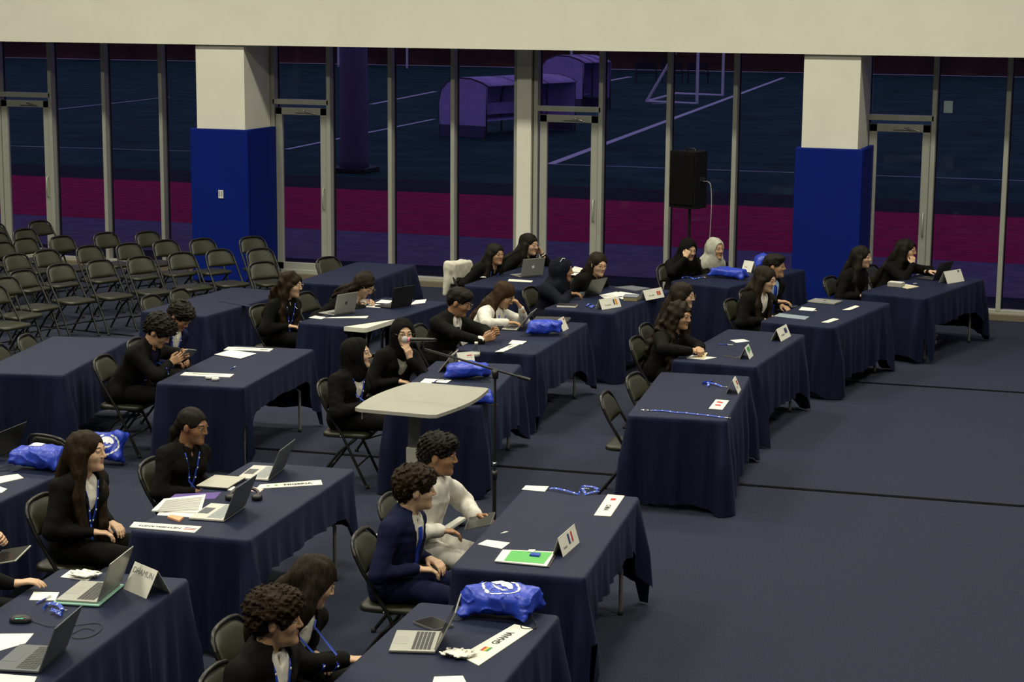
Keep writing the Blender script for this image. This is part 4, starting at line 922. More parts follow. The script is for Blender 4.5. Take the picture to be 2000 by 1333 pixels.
table(10, -5.63, 14.86, 8.9, (.70, .5, .10, .48), 'behind the white lectern and microphone stand')
table(11, -5.52, 10.80, 3.8, (.70, .42, .10, .26), 'carrying the NETHERLANDS and NIGERIA nameplates')
table(12, -3.24, 8.26, 3.4, (.68, .35, .10, .30), 'carrying the GHANA nameplate')
table(13, -5.31, 8.14, 6.6, (.68, .6, .10, .62), 'carrying the DHAMUN card')
table(14, -7.35, 10.22, 3.0, (.66, .6, .10, .62), 'beside the person with a name badge')
table(15, -7.69, 14.88, 6.5, (.70, .55, .10, .24), 'where two people look down at a phone')
table(16, -9.44, 14.75, 12.0, (.69, .6, .10, .50), 'standing bare next to the person with the phone')
table(17, -9.57, 18.10, -3.0, (.69, .6, .10, .66), 'standing bare in front of the folding chair rows')
table(18, -7.74, 18.05, -5.1, (.69, .6, .10, .30), 'whose white corner shows beside the slipped cloth', slip=.24)
table(19, -9.07, 20.62, 1.4, (.66, .6, .10, .66), 'standing bare beside the glass door')
# crease across the bare cloth
A = at(430, 587, z=TH+.004); B = at(492, 598, z=TH+.004); o = [c for c in bpy.data.objects if c.name.startswith('tablecloth') and 'folding chair rows' in c.get('label', '')][0]
cr = MB(); P = []
for i in range(9):
    t = i/8; p = A.lerp(B, t); hgt = .004+.02*math.sin(PI*min(t*1.1, 1))*t
    for k, (dy, dz) in enumerate(((-.06, 0), (0, hgt), (.012, 0))): P.append((p.x, p.y+dy*1.0, TH+.002+dz))
cr.sheet(P, 3, 9, .002).build('fold', NAVY); f_ = bpy.data.objects['fold']; f_.parent = o; f_.matrix_parent_inverse = o.matrix_world.inverted()

# ------------------------------------------------------------------ people at the tables (pixel of the head in the photograph, head height, body heading)
PE = {}
def tp(k, px, py, z, t, label, dy=0, **kw):
    PE[k] = person(px, py, z, TT[t][2]+dy, label, **kw)
FAR = 1.4
N_ = None
HH = lambda h, d, n=(-1, 0, 0), c=.5, e=None: dict(h=h, d=d, n=n, c=c, **({'e': e} if e else {}))
H_ = lambda p, d, n=(0, 0, -1), c=.5, e=None: dict(p=p, d=d, n=n, c=c, **({'e': e} if e else {}))
tp(1, 172, 882, 1.15, 11, 'person in black blazer, white shirt, blue lanyard and badge by the NETHERLANDS plate', s=1.0, hy=2, hp=2, hair=('long', 'brown', dict(len=.46)), lany=.5, badge=True, ty=-18, reach=0.07)
tp(2, 377, 833, 1.09, 11, 'person in all black clothes with blue lanyard seated by the two open laptops', s=.94, hy=-4, hp=12, skin='brown', hair=('tied', 'black'), shirt='black', lany=.45, ty=-28, reach=0.08)
tp(3, 310, 648, 1.08, 15, 'person in black bending over a phone held in both hands', s=1.02, fem=False, hy=3, hp=38, skin='mid', hair=('curly', 'black', dict(vol=1.05)), shirt='navy', lany=True, hands=(H_((345, 703, .83), (.75, .25, .45), (0, .9, .2), .8), H_((362, 694, .86), (.75, -.3, .45), (0, -.9, .2), .8)), ty=-8, reach=0.26)
tp(4, 352, 618, 1.07, 15, 'person in navy blazer and blue lanyard looking down beside the one with the phone', s=.98, fem=False, hy=-12, hp=42, skin='tan', hair=('curly', 'black', dict(vol=.95)), col='navy', lany=True, hq=1.15, ty=-22, reach=0.18)
tp(5, 568, 556, 1.075, 18, 'person in black with glasses and blue lanyard seated by the silver laptop', s=1.0, hy=6, hp=12, hair=('long', 'brown', dict(len=.44, wavy=1, thick=1.1)), shirt='black', lany=True, glasses='metal', hq=1.2, ty=-14)
tp(6, 712, 556, 0.975, 18, 'person in glasses bent low over the table writing with a pen', s=.98, hy=-6, hp=42, hair=('long', 'dark', dict(len=.26, wavy=1, front=())), glasses='metal', hq=1.2, cuff='white', hands=(H_((722, 590, .785), (.8, .35, -.1), (.2, .6, -.8), .9), N_), ty=-10, reach=0.42)
tp(7, 697, 692, 1.07, 10, 'person in black head scarf, white shirt and blue lanyard, seen in profile', s=1.0, hy=10, hp=-2, hair=('hijab', 'black', dict(drape=0)), lany=True, hq=1.1, ty=-30, reach=0.06)
tp(8, 787, 652, 1.07, 10, 'person in black head scarf and glasses with hand to chin behind the microphone', dy=-25, s=1.0, hy=-52, hp=4, hair=('hijab', 'black', dict(drape=0)), shirt='grey', glasses='metal', hq=1.1, hands=(N_, HH((.122, .01, -.125), (-.1, -.25, .95), (-.9, .2, .1), .5, (.3, .6, -.8))), ty=-20, reach=0.12)
tp(9, 897, 591, 1.08, 9, 'person in dark suit, white shirt, black tie and glasses holding a phone', s=1.03, fem=False, hy=0, hp=22, skin='tan', hair=('short', 'black'), tie='black', glasses='metal', cuff='white', hq=1.15, hands=(H_((955, 660, .80), (.8, .3, .35), (0, .9, .2), .8), H_((968, 650, .83), (.8, -.3, .4), (0, -.9, .2), .8)), ty=-20, reach=0.16)
tp(10, 985, 577, 1.04, 9, 'person in white shirt resting the forehead in one hand over a laptop', s=.98, hy=-8, hp=34, skin='mid', hair=('long', 'auburn', dict(len=.40, front=(-1,))), top='top', col='white', lany=True, hq=1.15, hands=(H_((1003, 631, .80), (.9, .2, 0), (0, 0, -1), .4), HH((.135, .035, .012), (-.45, -.35, .8), (-.8, -.3, -.3), .6, (.5, .5, -.6))), ty=-14, reach=0.22)
tp(11, 968, 497, 0.99, 8, 'person in black with round glasses on the chair with a cream jacket', dy=-8, s=.97, hy=-30, hp=4, skin='mid', hair=('long', 'black', dict(len=.34)), shirt='black', lany=True, glasses='dark', hq=FAR, ty=-15, reach=0.24)
tp(12, 1034, 478, 1.0, 8, 'person in black with wristband leaning a cheek on a raised hand', s=1.02, hy=-18, hp=8, hair=('long', 'black', dict(len=.36)), top='top', glasses='metal', hq=FAR, hands=(N_, HH((.075, .085, -.045), (-.45, -.35, .8), (-.4, -.8, .1), 1.0, (.6, .6, -.5))), ty=-10, reach=0.28)
tp(13, 1098, 528, 1.05, 6, 'person in dark navy head scarf and robe typing, wristbands on the arm', s=1.02, hy=12, hp=6, skin='tan', hair=('hijab', 'dknavy'), top='robe', col='dknavy', skirt=True, legs='dknavy', hq=FAR, hands=(H_((1124, 574, .80), (.85, .3, .0), (0, 0, -1), .6), N_), ty=-12, reach=0.15)
tp(14, 1168, 517, 1.02, 6, 'person in glasses and plain black top with a pendant, looking down', dy=-20, s=1.0, hy=-38, hp=12, hair=('long', 'dark', dict(len=.34, front=())), top='top', neck='chain', glasses='dark', hq=FAR, ty=-15, reach=0.20)
tp(15, 1344, 488, 1.05, 7, 'person in black head scarf pressing a fist to the temple', dy=-25, s=.98, hy=-42, hp=14, hair=('hijab', 'black'), top='top', skirt=True, hq=FAR, hands=(HH((.098, -.075, .005), (-.1, .5, .85), (-.7, .5, .2), 1.2, (.5, -.7, -.5)), N_), ty=-15, reach=0.14)
tp(16, 1397, 487, 0.985, 7, 'person in pale grey head scarf over a black top', dy=-20, s=1.02, hy=-36, hp=2, skin='mid', hair=('hijab', 'grey'), top='top', skirt=True, hq=FAR, ty=-15, reach=0.12)
tp(17, 1495, 546, 1.08, 4, 'person in black blazer and white shirt looking down beside the blue tie wearer', s=1.0, hy=-14, hp=16, hair=('long', 'dark', dict(len=.42)), hq=FAR, ty=-16)
tp(18, 1513, 521, 1.11, 4, 'person in glasses, light blue shirt, blue tie and dark blazer', s=1.0, fem=False, hy=-2, hp=2, skin='mid', hair=('short', 'black'), shirt='ltblue', tie='blue', glasses='dark', hq=FAR, hands=(H_((1546, 602, .775), (.9, .35, .0), (0, 0, -1), .5), N_), ty=-22)
tp(19, 1334, 578, 1.14, 3, 'person in glasses and lanyard half hidden behind the one with clasped hands', s=.98, hy=0, hp=8, skin='light', hair=('long', 'dark', dict(len=.40)), lany=True, glasses='metal', hq=FAR, ty=-14)
tp(20, 1327, 617, 1.07, 3, 'person in black resting clasped hands on the table', s=1.0, hy=-16, hp=10, skin='mid', hair=('long', 'dark', dict(len=.48, wavy=1, thick=1.1)), shirt='black', hq=1.2, hands=(H_((1361, 685, .805), (.75, .6, .05), (.2, .5, -.6), .9), H_((1367, 683, .815), (.5, -.8, .05), (.3, -.5, -.6), .9)), feet=((1487, 862, .09), N_), shoe='sneaker', ty=-14, reach=0.14)
tp(21, 1682, 503, 1.09, 5, 'person in black sitting upright against the blue pillar', s=.98, hy=-6, hp=4, hair=('long', 'black', dict(len=.38)), top='top', hq=FAR, ty=-12)
tp(22, 1770, 489, 1.05, 5, 'person in black with glasses leaning the chin on one hand beside a laptop', s=1.02, hy=-8, hp=6, hair=('long', 'black', dict(len=.50, thick=1.25)), top='top', glasses='dark', hq=FAR, hands=(HH((.098, -.06, -.075), (-.15, .3, .9), (-.6, .6, .1), 1.1, (.5, -.7, -.6)), H_((1824, 531, .82), (.9, -.2, .1), (0, 0, -1), .6)), feet=((1812, 672, .09), N_), shoe='white', ty=-14, reach=0.16)
tp(23, 812, 957, 1.11, 1, 'person in navy blue blazer and bright blue tie with hands in the lap', s=.97, fem=False, hy=26, hp=4, hair=('curly', 'brown'), col='navy', legs='navy', tie='blue', shoe='sneaker', ty=-12)
tp(24, 857, 890, 1.12, 1, 'person in white robe holding a tablet', s=1.0, fem=False, hy=8, hp=8, skin='tan', hair=('curly', 'black', dict(vol=.93)), top='robe', col='white', legs='white', skirt=False, feet=((1146, 1204, .09), (1152, 1180, .09)), shoe='sneaker', hands=(N_, H_((948, 1011, .70), (.85, -.3, .1), (0, -.5, -.6), .7)), ty=-18)
tp(25, 540, 1212, 1.10, 12, 'person in dark blazer and blue lanyard sitting upright at the GHANA table', s=1.0, fem=False, hy=16, hp=2, skin='mid', hair=('curly', 'brown', dict(vol=1.06)), lany=True, ty=-14, reach=0.08)
tp(26, 612, 1137, 1.08, 12, 'person in black blazer and lanyard with bowed head at the GHANA table', s=1.0, hy=40, hp=28, hair=('long', 'dark', dict(len=.34, thick=1.15, front=(-1,))), lany=.42, hands=(H_((700, 1290, .70), (.9, .3, -.05), (0, 0, -1), .5), N_), ty=-24, reach=0.16)
tp(27, -92, 1000, 1.12, 13, 'person in a dark sleeve reaching onto the DHAMUN table', s=1.0, fem=False, hy=5, hp=5, hair=('short', 'black'), hands=(H_((70, 1144, .775), (.9, .25, .12), (0, 0, -1), .35), H_((0, 1052, .80), (.85, -.2, .3), (0, -.8, -.3), .9)))
# their chairs
WHO = {1: 'person with the name badge', 2: 'person in all black with blue lanyard', 3: 'person in black with the phone', 4: 'person in navy blazer', 5: 'person beside the silver laptop', 6: 'person who is writing', 7: 'profiled person in black head scarf', 8: 'person holding the chin behind the microphone', 9: 'person in dark suit', 10: 'person in white shirt', 11: 'person in round glasses, cream jacket on it', 12: 'person with the wristband', 13: 'person in navy head scarf', 14: 'person with the pendant', 15: 'person in black head scarf with a fist at the temple', 16: 'person in grey head scarf', 17: 'person beside the blue tie wearer', 18: 'person in light blue shirt', 19: 'half-hidden person in glasses', 20: 'person with clasped hands', 21: 'person at the blue pillar', 22: 'person leaning the chin on one hand', 23: 'person in the navy blue blazer', 24: 'person in the white robe', 25: 'upright person at the GHANA table', 26: 'person with bowed head at the GHANA table', 27: 'person reaching onto the DHAMUN table'}
LONG = (1, 5, 6, 10, 11, 12, 14, 17, 19, 20, 21, 22, 26)
for k, d in PE.items():
    p = d['root']+d['Rw']@A_(-.02 if k in LONG else .02, 0, 0); chair(p[0], p[1], d['th'], 'black folding chair under the '+WHO[k], 'occupied folding chairs')
# ------------------------------------------------------------------ empty chairs
def chair_px(px, py, deg, label, group=None):
    p = at(px, py, z=.835); f_ = Vector((math.cos(R(deg)), math.sin(R(deg)), 0)); q = p+f_*.215; return chair(q.x, q.y, R(deg), label, group)
chair_px(1180, 768, 4, 'empty folding chair pulled back from the unoccupied navy table near the aisle')
chair_px(1236, 731, -6, 'empty folding chair pushed up to the unoccupied navy table behind the pulled-back one')
for q, d in (((46, 656), 12), ((-9, 676), 12)): chair_px(*q, d, 'grey-backed empty folding chair at the bare table beside the person with the phone', 'chairs at the bare left table')
for q, d in (((290, 578), 0), ((346, 566), 0)): chair_px(*q, d, 'grey-backed empty folding chair at the bare table before the chair rows', 'chairs at the bare table before the rows')
chair_px(637, 503, -20, 'single empty folding chair at the bare table beside the glass door')
chair_px(90, 852, 80, 'dark folding chair standing behind the blue bag on the left table')
ROWS = {'front': [(-20, 560), (5, 543), (40, 529), (114, 517), (191, 509), (270, 502), (351, 494), (425, 488), (510, 512)],
        'second': [(-45, 512), (27, 497), (87, 489), (170, 481), (248, 476), (320, 470), (392, 467), (505, 486)],
        'third': [(-62, 488), (0, 474), (45, 466), (117, 462), (203, 455), (285, 453), (490, 463)],
        'back': [(-10, 455), (45, 448), (74, 432), (-16, 437), (-50, 440)]}
for nm, L in ROWS.items():
    for i, q in enumerate(L):
        p = at(*q, z=.835); deg = -14-14*min(max((q[0]-0)/420, 0), 1.6)
        chair_px(q[0], q[1], deg, 'empty black folding chair in the %s row of audience seating' % nm, 'audience seating, %s row' % nm)
# ------------------------------------------------------------------ CHINA table
plate([(1193, 1010), (1160, 1008), (1187, 967), (1220, 970)], 'white CHINA nameplate with a small red flag lying flat') if False else None
o, T = plate([(1187, 967), (1160, 1008), (1193, 1010), (1220, 970)], 'white CHINA nameplate with a small red flag lying flat', 'CHINA', None, .046, .62, .2, tv=.45)
flag(o, T(.22, .5), .05, .032, ['red', 'red'])
quad('note_card', [(933, 1064), (951, 1055), (996, 1061), (980, 1073)], PAPER, 'blank white note card beside the green-covered clipboard', 'paper')
quad('note_card', [(1019, 957), (1027, 949), (1072, 951), (1064, 961)], PAPER, 'white note card with a blue lanyard trailing from it', 'paper')
quad('paper_scrap', [(977, 1043), (986, 1039), (993, 1039), (984, 1042)], PAPER, 'tiny curled white paper scrap on the CHINA table', 'paper')
lanyard_pile([(1072, 957), (1095, 961), (1125, 966), (1140, 957), (1160, 955), (1168, 963), (1150, 968), (1130, 960)], 'bunched blue printed lanyard at the far end of the CHINA table', seed=3, wave=.016, width=.02)
cb, P, c = quad('clipboard', [(966, 1099), (982, 1076), (1090, 1080), (1073, 1110)], mat('clipboard_black', (.02, .02, .02), .4), 'black clipboard with papers and a green sheet under a striped flag card', 'clipboard', th=.004)
def sub_quad(par, c, px, m, z, th=.001, name='sheet'):
    P = [at(x, y, z)-c for x, y in px]; MB().prism([tuple(p[:2]) for p in P], z-c.z, z-c.z+th).build(name, m, par)
sub_quad(cb, c, [(966, 1098), (982, 1076), (1084, 1080), (1068, 1108)], PAPER, ZT+.005, .006, 'paper_stack')
sub_quad(cb, c, [(984, 1096), (999, 1076), (1079, 1080), (1062, 1102)], mat('green_sheet', (.10, .42, .10), .7), ZT+.0115, .001, 'green_sheet')
sub_quad(cb, c, [(1030, 1079), (1033, 1075), (1046, 1075), (1042, 1080)], CARD, ZT+.013, .004, 'eraser'); sub_quad(cb, c, [(1034, 1087), (1038, 1083), (1056, 1084), (1053, 1089)], LANY, ZT+.013, .01, 'blue_clip')
tent((1100, 1089), (1132, 1060), 'France tent card with blue, white and red stripes beside the clipboard', lean=.30, flg=['navy', 'white', 'red'], vert=True, txt='France', tsz=.024, h=.115, fpos=(.60, .58), fsz=(.085, .06), tpos=(.24, .34))
# ------------------------------------------------------------------ unoccupied table
tent((1442, 770.5), (1451.5, 754.5), 'tent card with a dull red flag standing on the unoccupied table', flg=['maroon', 'red', 'maroon'], lines=2, h=.125, w_=.20)
lanyard_pile([(1375, 752), (1388, 745), (1386, 756), (1378, 750), (1390, 752), (1412, 757)], 'blue lanyard coiled beside the tent card on the unoccupied table', seed=5, wave=.014, width=.022)
o, P, c = quad('place_card', [(1384, 799), (1398, 781), (1424, 783), (1411, 801)], CARD, 'flat white card with red printed bars on the unoccupied table', 'card')
for a, b_ in (((1401, 785), (1412, 787)), ((1397, 791), (1408, 792))): sub_quad(o, c, [(a[0]-1, a[1]+1.5), (a[0]+.5, a[1]-1), (b_[0]+.5, b_[1]-1), (b_[0]-1, b_[1]+1.5)], FLAG['red'], ZT+.002, .0006, 'print_bar')
lanyard_pile([(1272, 803), (1300, 805), (1330, 808), (1370, 812), (1415, 817)], 'straight blue lanyard with metal clip stretched along the edge of the unoccupied table', seed=2, wave=.004, width=.018)
lk = MB(); q0 = at(1256, 802, z=ZT)
for i in range(3): lk.tube([Vector((.035*i+.014*math.cos(t), .010*math.sin(t), .004)) for t in np.linspace(0, 2*PI, 11)[:-1]], .0025, 5, closed=True)
o = lk.build('key_clip', METAL); o.location = q0; tag(o, 'silver ring clip at the end of the straight lanyard', 'clip')
# ------------------------------------------------------------------ clasped-hands table
tent((1464, 702.5), (1476, 690), 'tent card with a green flag in front of the clasped hands', flg=['green', 'green', 'green'], lines=1, h=.115, w_=.21, fpos=(.55, .68), fsz=(.11, .045), tpos=(.5, .4))
tent((1525.5, 667.8), (1545, 656.8), 'tent card with a navy flag at the far end of the clasped-hands table', flg=['navy', 'black', 'navy'], lines=2, h=.125, fsz=(.08, .05))
pen((1403, 673), (1432, 674), 'blue and white pen lying near the clasped hands')
quad('note_card', [(1426, 665), (1452, 663), (1464, 667), (1438, 670)], PAPER, 'white note card behind the green flag card', 'paper')
phone(1429, 697, 60, 'grey phone lying beside the green flag card')
quad('paper_sheet', [(1341, 700), (1352, 694), (1400, 699), (1375, 703)], PAPER, 'white paper under the clasped hands', 'paper'); o, P, c = quad('sticky_notes', [(1360, 700), (1364, 692), (1382, 690), (1376, 701)], mat('cream_note', (.66, .58, .36), .8), 'cream sticky notes under the clasped hands', 'notes', z=ZT+.003, th=.006)
# ------------------------------------------------------------------ closed-laptop table
lp = at(1611, 591, z=ZT); o = empty('laptop', lp, R(-12), 'closed silver laptop on the table of the person in blue tie', 'laptop'); MB().box((0, 0, .007), (.31, .22, .014), bev=.005).build('base', SILVER, o); MB().box((0, 0, .0165), (.312, .222, .005), bev=.002).build('lid', SILVER, o); MB().prism([(.016*math.cos(t), .018*math.sin(t)) for t in np.linspace(0, 2*PI, 15)[:-1]], .0191, .0195).build('lid_emblem', INK, o)
quad('note_card', [(1560, 606), (1566, 600), (1594, 603), (1588, 608)], PAPER, 'white note card beside the closed silver laptop', 'paper')
quad('plastic_folder', [(1511, 618), (1523, 612), (1581, 619), (1572, 625)], mat('clear_folder', (.30, .36, .40), .25), 'clear plastic folder with pale sheets in front of the person in blue tie', 'folder')
quad('nameplate', [(1645, 606), (1671, 597), (1679, 599), (1660, 606)], CARD, 'folded white name strip at the far corner of the closed-laptop table', 'nameplate'); quad('nameplate', [(1604, 630), (1628, 622), (1639, 624), (1618, 631)], CARD, 'folded white name strip at the near edge of the closed-laptop table', 'nameplate')
phone(1549, 600, -20, 'striped pen case under the hand of the person in blue tie', name='pen_case', sz=(.05, .12, .015))
tissue(1592, 608, .03, 'tiny white scrap beside the note card of the closed-laptop table', 41)
# ------------------------------------------------------------------ window-side table
laptop((1822, 549), (1848, 544), 'open black laptop in front of the person leaning the chin on one hand', kind='black', w_=.32, open_=112)
tent((1850.8, 554.8), (1883.8, 549.2), 'large white tent card beside the open black laptop near the window wall', h=.15, lines=0, flg=['black', 'navy'], fpos=(.82, .85), fsz=(.03, .02), txt=None)
quad('booklet', [(1754, 560), (1770, 556), (1795, 561), (1772, 565)], mat('cream_booklet', (.60, .55, .40), .7), 'open cream booklet on the window-side table', 'booklet', th=.006)
o = empty('paper_box', at(1750, 560, z=ZT), R(-14), 'small pale box with white paper on top by the open booklet', 'box'); MB().box((0, 0, .025), (.17, .11, .05), bev=.003).build('carton', mat('grey_carton', (.36, .36, .33), .7), o); MB().box((0, .01, .052), (.16, .08, .004)).build('paper', PAPER, o)
pen((1771, 555), (1789, 554), 'dark pen lying behind the booklet on the window-side table')
# ------------------------------------------------------------------ Sri Lanka table
laptop((1140, 582), (1172, 576), 'open black laptop used by the person in navy head scarf', kind='black', w_=.30, open_=118)
tent((1176, 605.6), (1213.7, 599.4), 'Romania tent card with dark blue, yellow and orange stripes', flg=['navy', 'yellow', 'orange'], vert=True, txt='Romania', tsz=.028, h=.115, fpos=(.76, .55), fsz=(.06, .06), tpos=(.36, .36))
tent((1262, 587.5), (1298, 580.6), 'Sri Lanka tent card with an orange and maroon flag', flg=['maroon', 'orange', 'maroon'], vert=True, txt='Sri Lanka', tsz=.026, h=.115, fpos=(.76, .5), fsz=(.065, .045), tpos=(.36, .40))
o = empty('notebook', at(1108, 599, z=ZT), R(8), 'thick white-edged notebook in front of the person in navy head scarf', 'notebook'); MB().box((0, 0, .012), (.20, .15, .022), bev=.002).build('pages', PAPER, o); MB().box((0, 0, .0245), (.205, .155, .003)).build('cover', DKLAP, o)
for i, (q, l) in enumerate((([(1170, 577), (1205, 570), (1212, 580), (1183, 585)], 'loose white paper sheet behind the Romania card'), ([(1192, 575), (1212, 570), (1250, 576), (1215, 585)], 'overlapping white paper sheet with a pen on it behind the Romania card'))): quad('paper_sheet', q, PAPER, l, 'paper', z=ZT+.003*i)
pen((1204, 581), (1222, 578), 'black pen lying on the overlapping papers', col=(.02, .02, .02), z=ZT+.005)
o = empty('hardback_book', at(1233, 586, z=ZT), R(8), 'olive hardback book lying beside the Sri Lanka card', 'book'); MB().box((0, 0, .022), (.15, .20, .044), bev=.003).build('pages', mat('book_olive', (.26, .23, .12), .6), o); MB().box((-.002, 0, .045), (.16, .21, .004)).build('cover', mat('book_grey', (.16, .18, .22), .6), o)
lanyard_pile([(1143, 600), (1152, 596), (1163, 600), (1150, 603), (1160, 598)], 'blue lanyard bunched beside the Romania card', seed=8, wave=.012)
quad('grey_folder', [(1200, 563), (1233, 560), (1270, 565), (1242, 570)], mat('grey_folder', (.13, .14, .16), .5), 'grey folder at the far end of the Sri Lanka table', 'folder', th=.012)
# ------------------------------------------------------------------ loudspeaker table
bag(1423, 543, (.42, .22, .10), -10, 'long crumpled blue drawstring bag in front of the person in grey head scarf', seed=11, h=.010)
bag(1490, 529, (.20, .16, .15), 20, 'small upright blue bag behind the person beside the blue tie wearer', seed=12, h=.010, cords=False)
tent((1447.5, 530), (1470, 533), 'white tent card half hidden by the small upright blue bag', h=.14, lines=1, w_=.15)
lanyard_pile([(1330, 545), (1345, 542), (1355, 547), (1368, 544)], 'dark blue lanyard before the person with a fist at the temple', seed=9, wave=.012)
# ------------------------------------------------------------------ table by the slim white column
laptop((1017, 543), (1051, 540), 'open silver laptop with a light emblem by the slim white column', kind='silver', emblem='light', open_=104, w_=.31)
quad('nameplate', [(992, 550), (994, 546), (1041, 549), (1038, 552)], CARD, 'blank white name strip in front of the silver laptop by the column', 'nameplate', th=.004)
tissue(943, 543, .06, 'small white tissue at the corner of the table by the column', 51)
quad('paper_sheet', [(1113, 531), (1122, 522), (1140, 526), (1134, 534)], PAPER, 'cream paper sheet behind the person in navy head scarf', 'paper', th=.01); quad('paper_sheet', [(1110, 538), (1116, 533), (1136, 534), (1131, 539)], PAPER, 'white leaflet behind the person in navy head scarf', 'paper', z=ZT)
# ------------------------------------------------------------------ dark-suit table
laptop((1010, 647), (1042, 622), 'open grey laptop in front of the person in white shirt', kind='silver', open_=128, w_=.31)
bag(1064, 654, (.34, .20, .13), 15, 'crumpled blue drawstring bag between the laptop and the tent card', seed=21)
tent((1100, 648), (1112.5, 641), 'tent card with a small dark red flag behind the crumpled blue bag', h=.13, flg=['maroon', 'maroon'], fpos=(.80, .82), fsz=(.03, .022), w_=.19)
o, T = plate([(967, 688), (983, 673.5), (1012, 672), (991, 688)] if False else [(967, 688), (1006, 671), (1019, 672), (983, 688)], 'white name strip with grey lettering before the person in dark suit', None)
dashes(o, T(.55, .62), 2, .08, .012, GREYINK)
quad('note_card', [(993, 672), (1000, 665), (1029, 667), (1020, 673)], PAPER, 'white note card above the name strip of the person in dark suit', 'paper', z=ZT+.005)
o = empty('laptop_sleeve', at(1078, 627, z=ZT), R(10), 'flat black laptop sleeve behind the crumpled blue bag', 'sleeve'); MB().box((0, 0, .012), (.36, .25, .022), bev=.008).build('pouch', mat('neoprene', (.022, .022, .022), .7), o); MB().tube([(-.17, -.10, .014), (-.17, .10, .014)], .003, 5).build('zip', METAL, o)
# ------------------------------------------------------------------ table behind the lectern
o = empty('tablet', at(862, 722, z=ZT), R(8.9), 'tablet leaning on a stand beside the person holding the chin', 'tablet'); T_ = Matrix.Translation((.0, 0, .0)) @ Matrix.Rotation(R(38), 4, 'Y'); MB().box((0, 0, .10), (.010, .26, .20), T=T_, bev=.003).build('body', mat('tablet_grey', (.30, .29, .25), .4), o); MB().box((-.0056, 0, .10), (.001, .245, .185), T=T_).build('screen', SCR, o); MB().box((.10, 0, .06), (.006, .2, .13), T=Matrix.Translation((0, 0, 0)) @ Matrix.Rotation(R(-12), 4, 'Y')).build('stand', DKLAP, o)
bag(912, 739, (.34, .22, .10), 9, 'blue drawstring bag beside the water bottle behind the microphone stand', seed=31)
bag(935, 786, (.22, .20, .07), 20, 'blue bag lying half under the edge of the white lectern top', seed=32)
o = empty('water_bottle', at(930, 709, z=ZT), 0, 'clear plastic water bottle behind the tent card', 'bottle'); MB().lathe([(.030, 0), (.032, .01), (.030, .06), (.032, .11), (.030, .13), (.014, .16), (.014, .17)], 14).build('bottle_body', glass_mat('bottle_plastic', (.75, .8, .82), 1.35), o); MB().lathe([(.016, .168), (.016, .188)], 12).build('cap', CARD, o); MB().lathe([(.0325, .06), (.0325, .10)], 14).build('label_band', CARD, o)
tent((897, 717), (921, 715), 'white tent card with red mark in front of the water bottle', h=.13, flg=['red', 'white'], fpos=(.72, .7), fsz=(.05, .02), w_=.16)
for i, (q, l) in enumerate((([(820, 748), (830, 740), (848, 741), (842, 750)], 'white notes beside the lectern top'), ([(838, 746), (845, 741), (882, 743), (872, 749)], 'white sheet with a pen beside the lectern top'))): quad('paper_sheet', q, PAPER, l, 'paper', z=ZT+.003*i)
pen((848, 747), (856, 741), 'dark pen on the white sheet beside the lectern top', z=ZT+.005)
# ------------------------------------------------------------------ NETHERLANDS / NIGERIA table
o, T = plate([(394, 1030), (262, 1021), (253, 1031), (380, 1042)], 'white NETHERLANDS nameplate with a striped flag, turned towards its reader', 'NETHERLANDS', ['red', 'white', 'navy'], .040, .56, .12, bold=.0008, fw_=.075, fh=.036)
o, T = plate([(500, 956), (630, 948), (627, 939), (508, 948)], 'white NIGERIA nameplate with small dark marks', 'NIGERIA', None, .050, .60, bold=.0015)
for fu in (.15, .27): mb = MB(); mb.box((0, 0, .0005), (.02, .02, .001), T=T(fu, .5)); mb.build('print_mark', FLAG['green'], o)
laptop((437, 1021), (486, 987), 'open laptop with white palm rest and slate lid in front of the text papers', kind='mixed', light=True, open_=112, depth=.23)
laptop((524, 941), (557, 915), 'open slate laptop behind the NIGERIA plate', kind='mixed', light=True, open_=112, depth=.22)
o = empty('laptop', at(432, 946, z=ZT), R(4), 'closed pale grey laptop between the two open laptops', 'laptop'); MB().box((0, 0, .008), (.22, .30, .014), bev=.004).build('base', DKLAP, o); MB().box((0, 0, .017), (.222, .302, .006), bev=.002).build('lid', mat('pale_lid', (.44, .43, .37), .5), o)
quad('notepad', [(409, 953), (416, 946), (460, 953), (452, 960)], PAPER, 'white notepad showing under the closed pale grey laptop', 'notepad', th=.006)
o, P, c = quad('text_papers', [(296, 1000), (320, 977), (402, 968), (392, 1004)], PAPER, 'stack of printed text papers before the person with the badge', 'paper', th=.008)
for i in range(12): sub_quad(o, c, [(323-1.6*i, 979+1.9*i), (324-1.6*i, 978+1.9*i), (396-1.0*i*.8, 971.5+2.3*i), (395-1.0*i*.8, 972.5+2.3*i)], GREYINK, ZT+.0085, .0004, 'text_line')
o, P, c = quad('text_papers', [(306, 1007), (312, 1000), (383, 1003), (372, 1011)], PAPER, 'lower sheet of text papers beside the orange sticky notes', 'paper', z=ZT-.0005, th=.0015)
quad('purple_folder', [(326, 978), (342, 966), (432, 962), (420, 975)], mat('purple_folder', (.10, .055, .26), .5), 'purple folder under the text papers', 'folder', z=ZT-.0006, th=.0012)
o, P, c = quad('sticky_notes', [(327, 1013), (333, 1009), (359, 1013), (350, 1021)], mat('orange_note', (.80, .36, .20), .8), 'orange sticky note pad near the NETHERLANDS plate', 'notes', th=.012)
hp = at(478, 973, z=ZT); o = empty('headphones', hp, R(20), 'black over-ear headphones behind the open laptop', 'headphones'); MB().tube([(.09*math.cos(t), .10*math.sin(t), .02+.02*math.sin(t)) for t in np.linspace(-.4, PI+.4, 14)], .011, 8).build('headband', DKLAP, o)
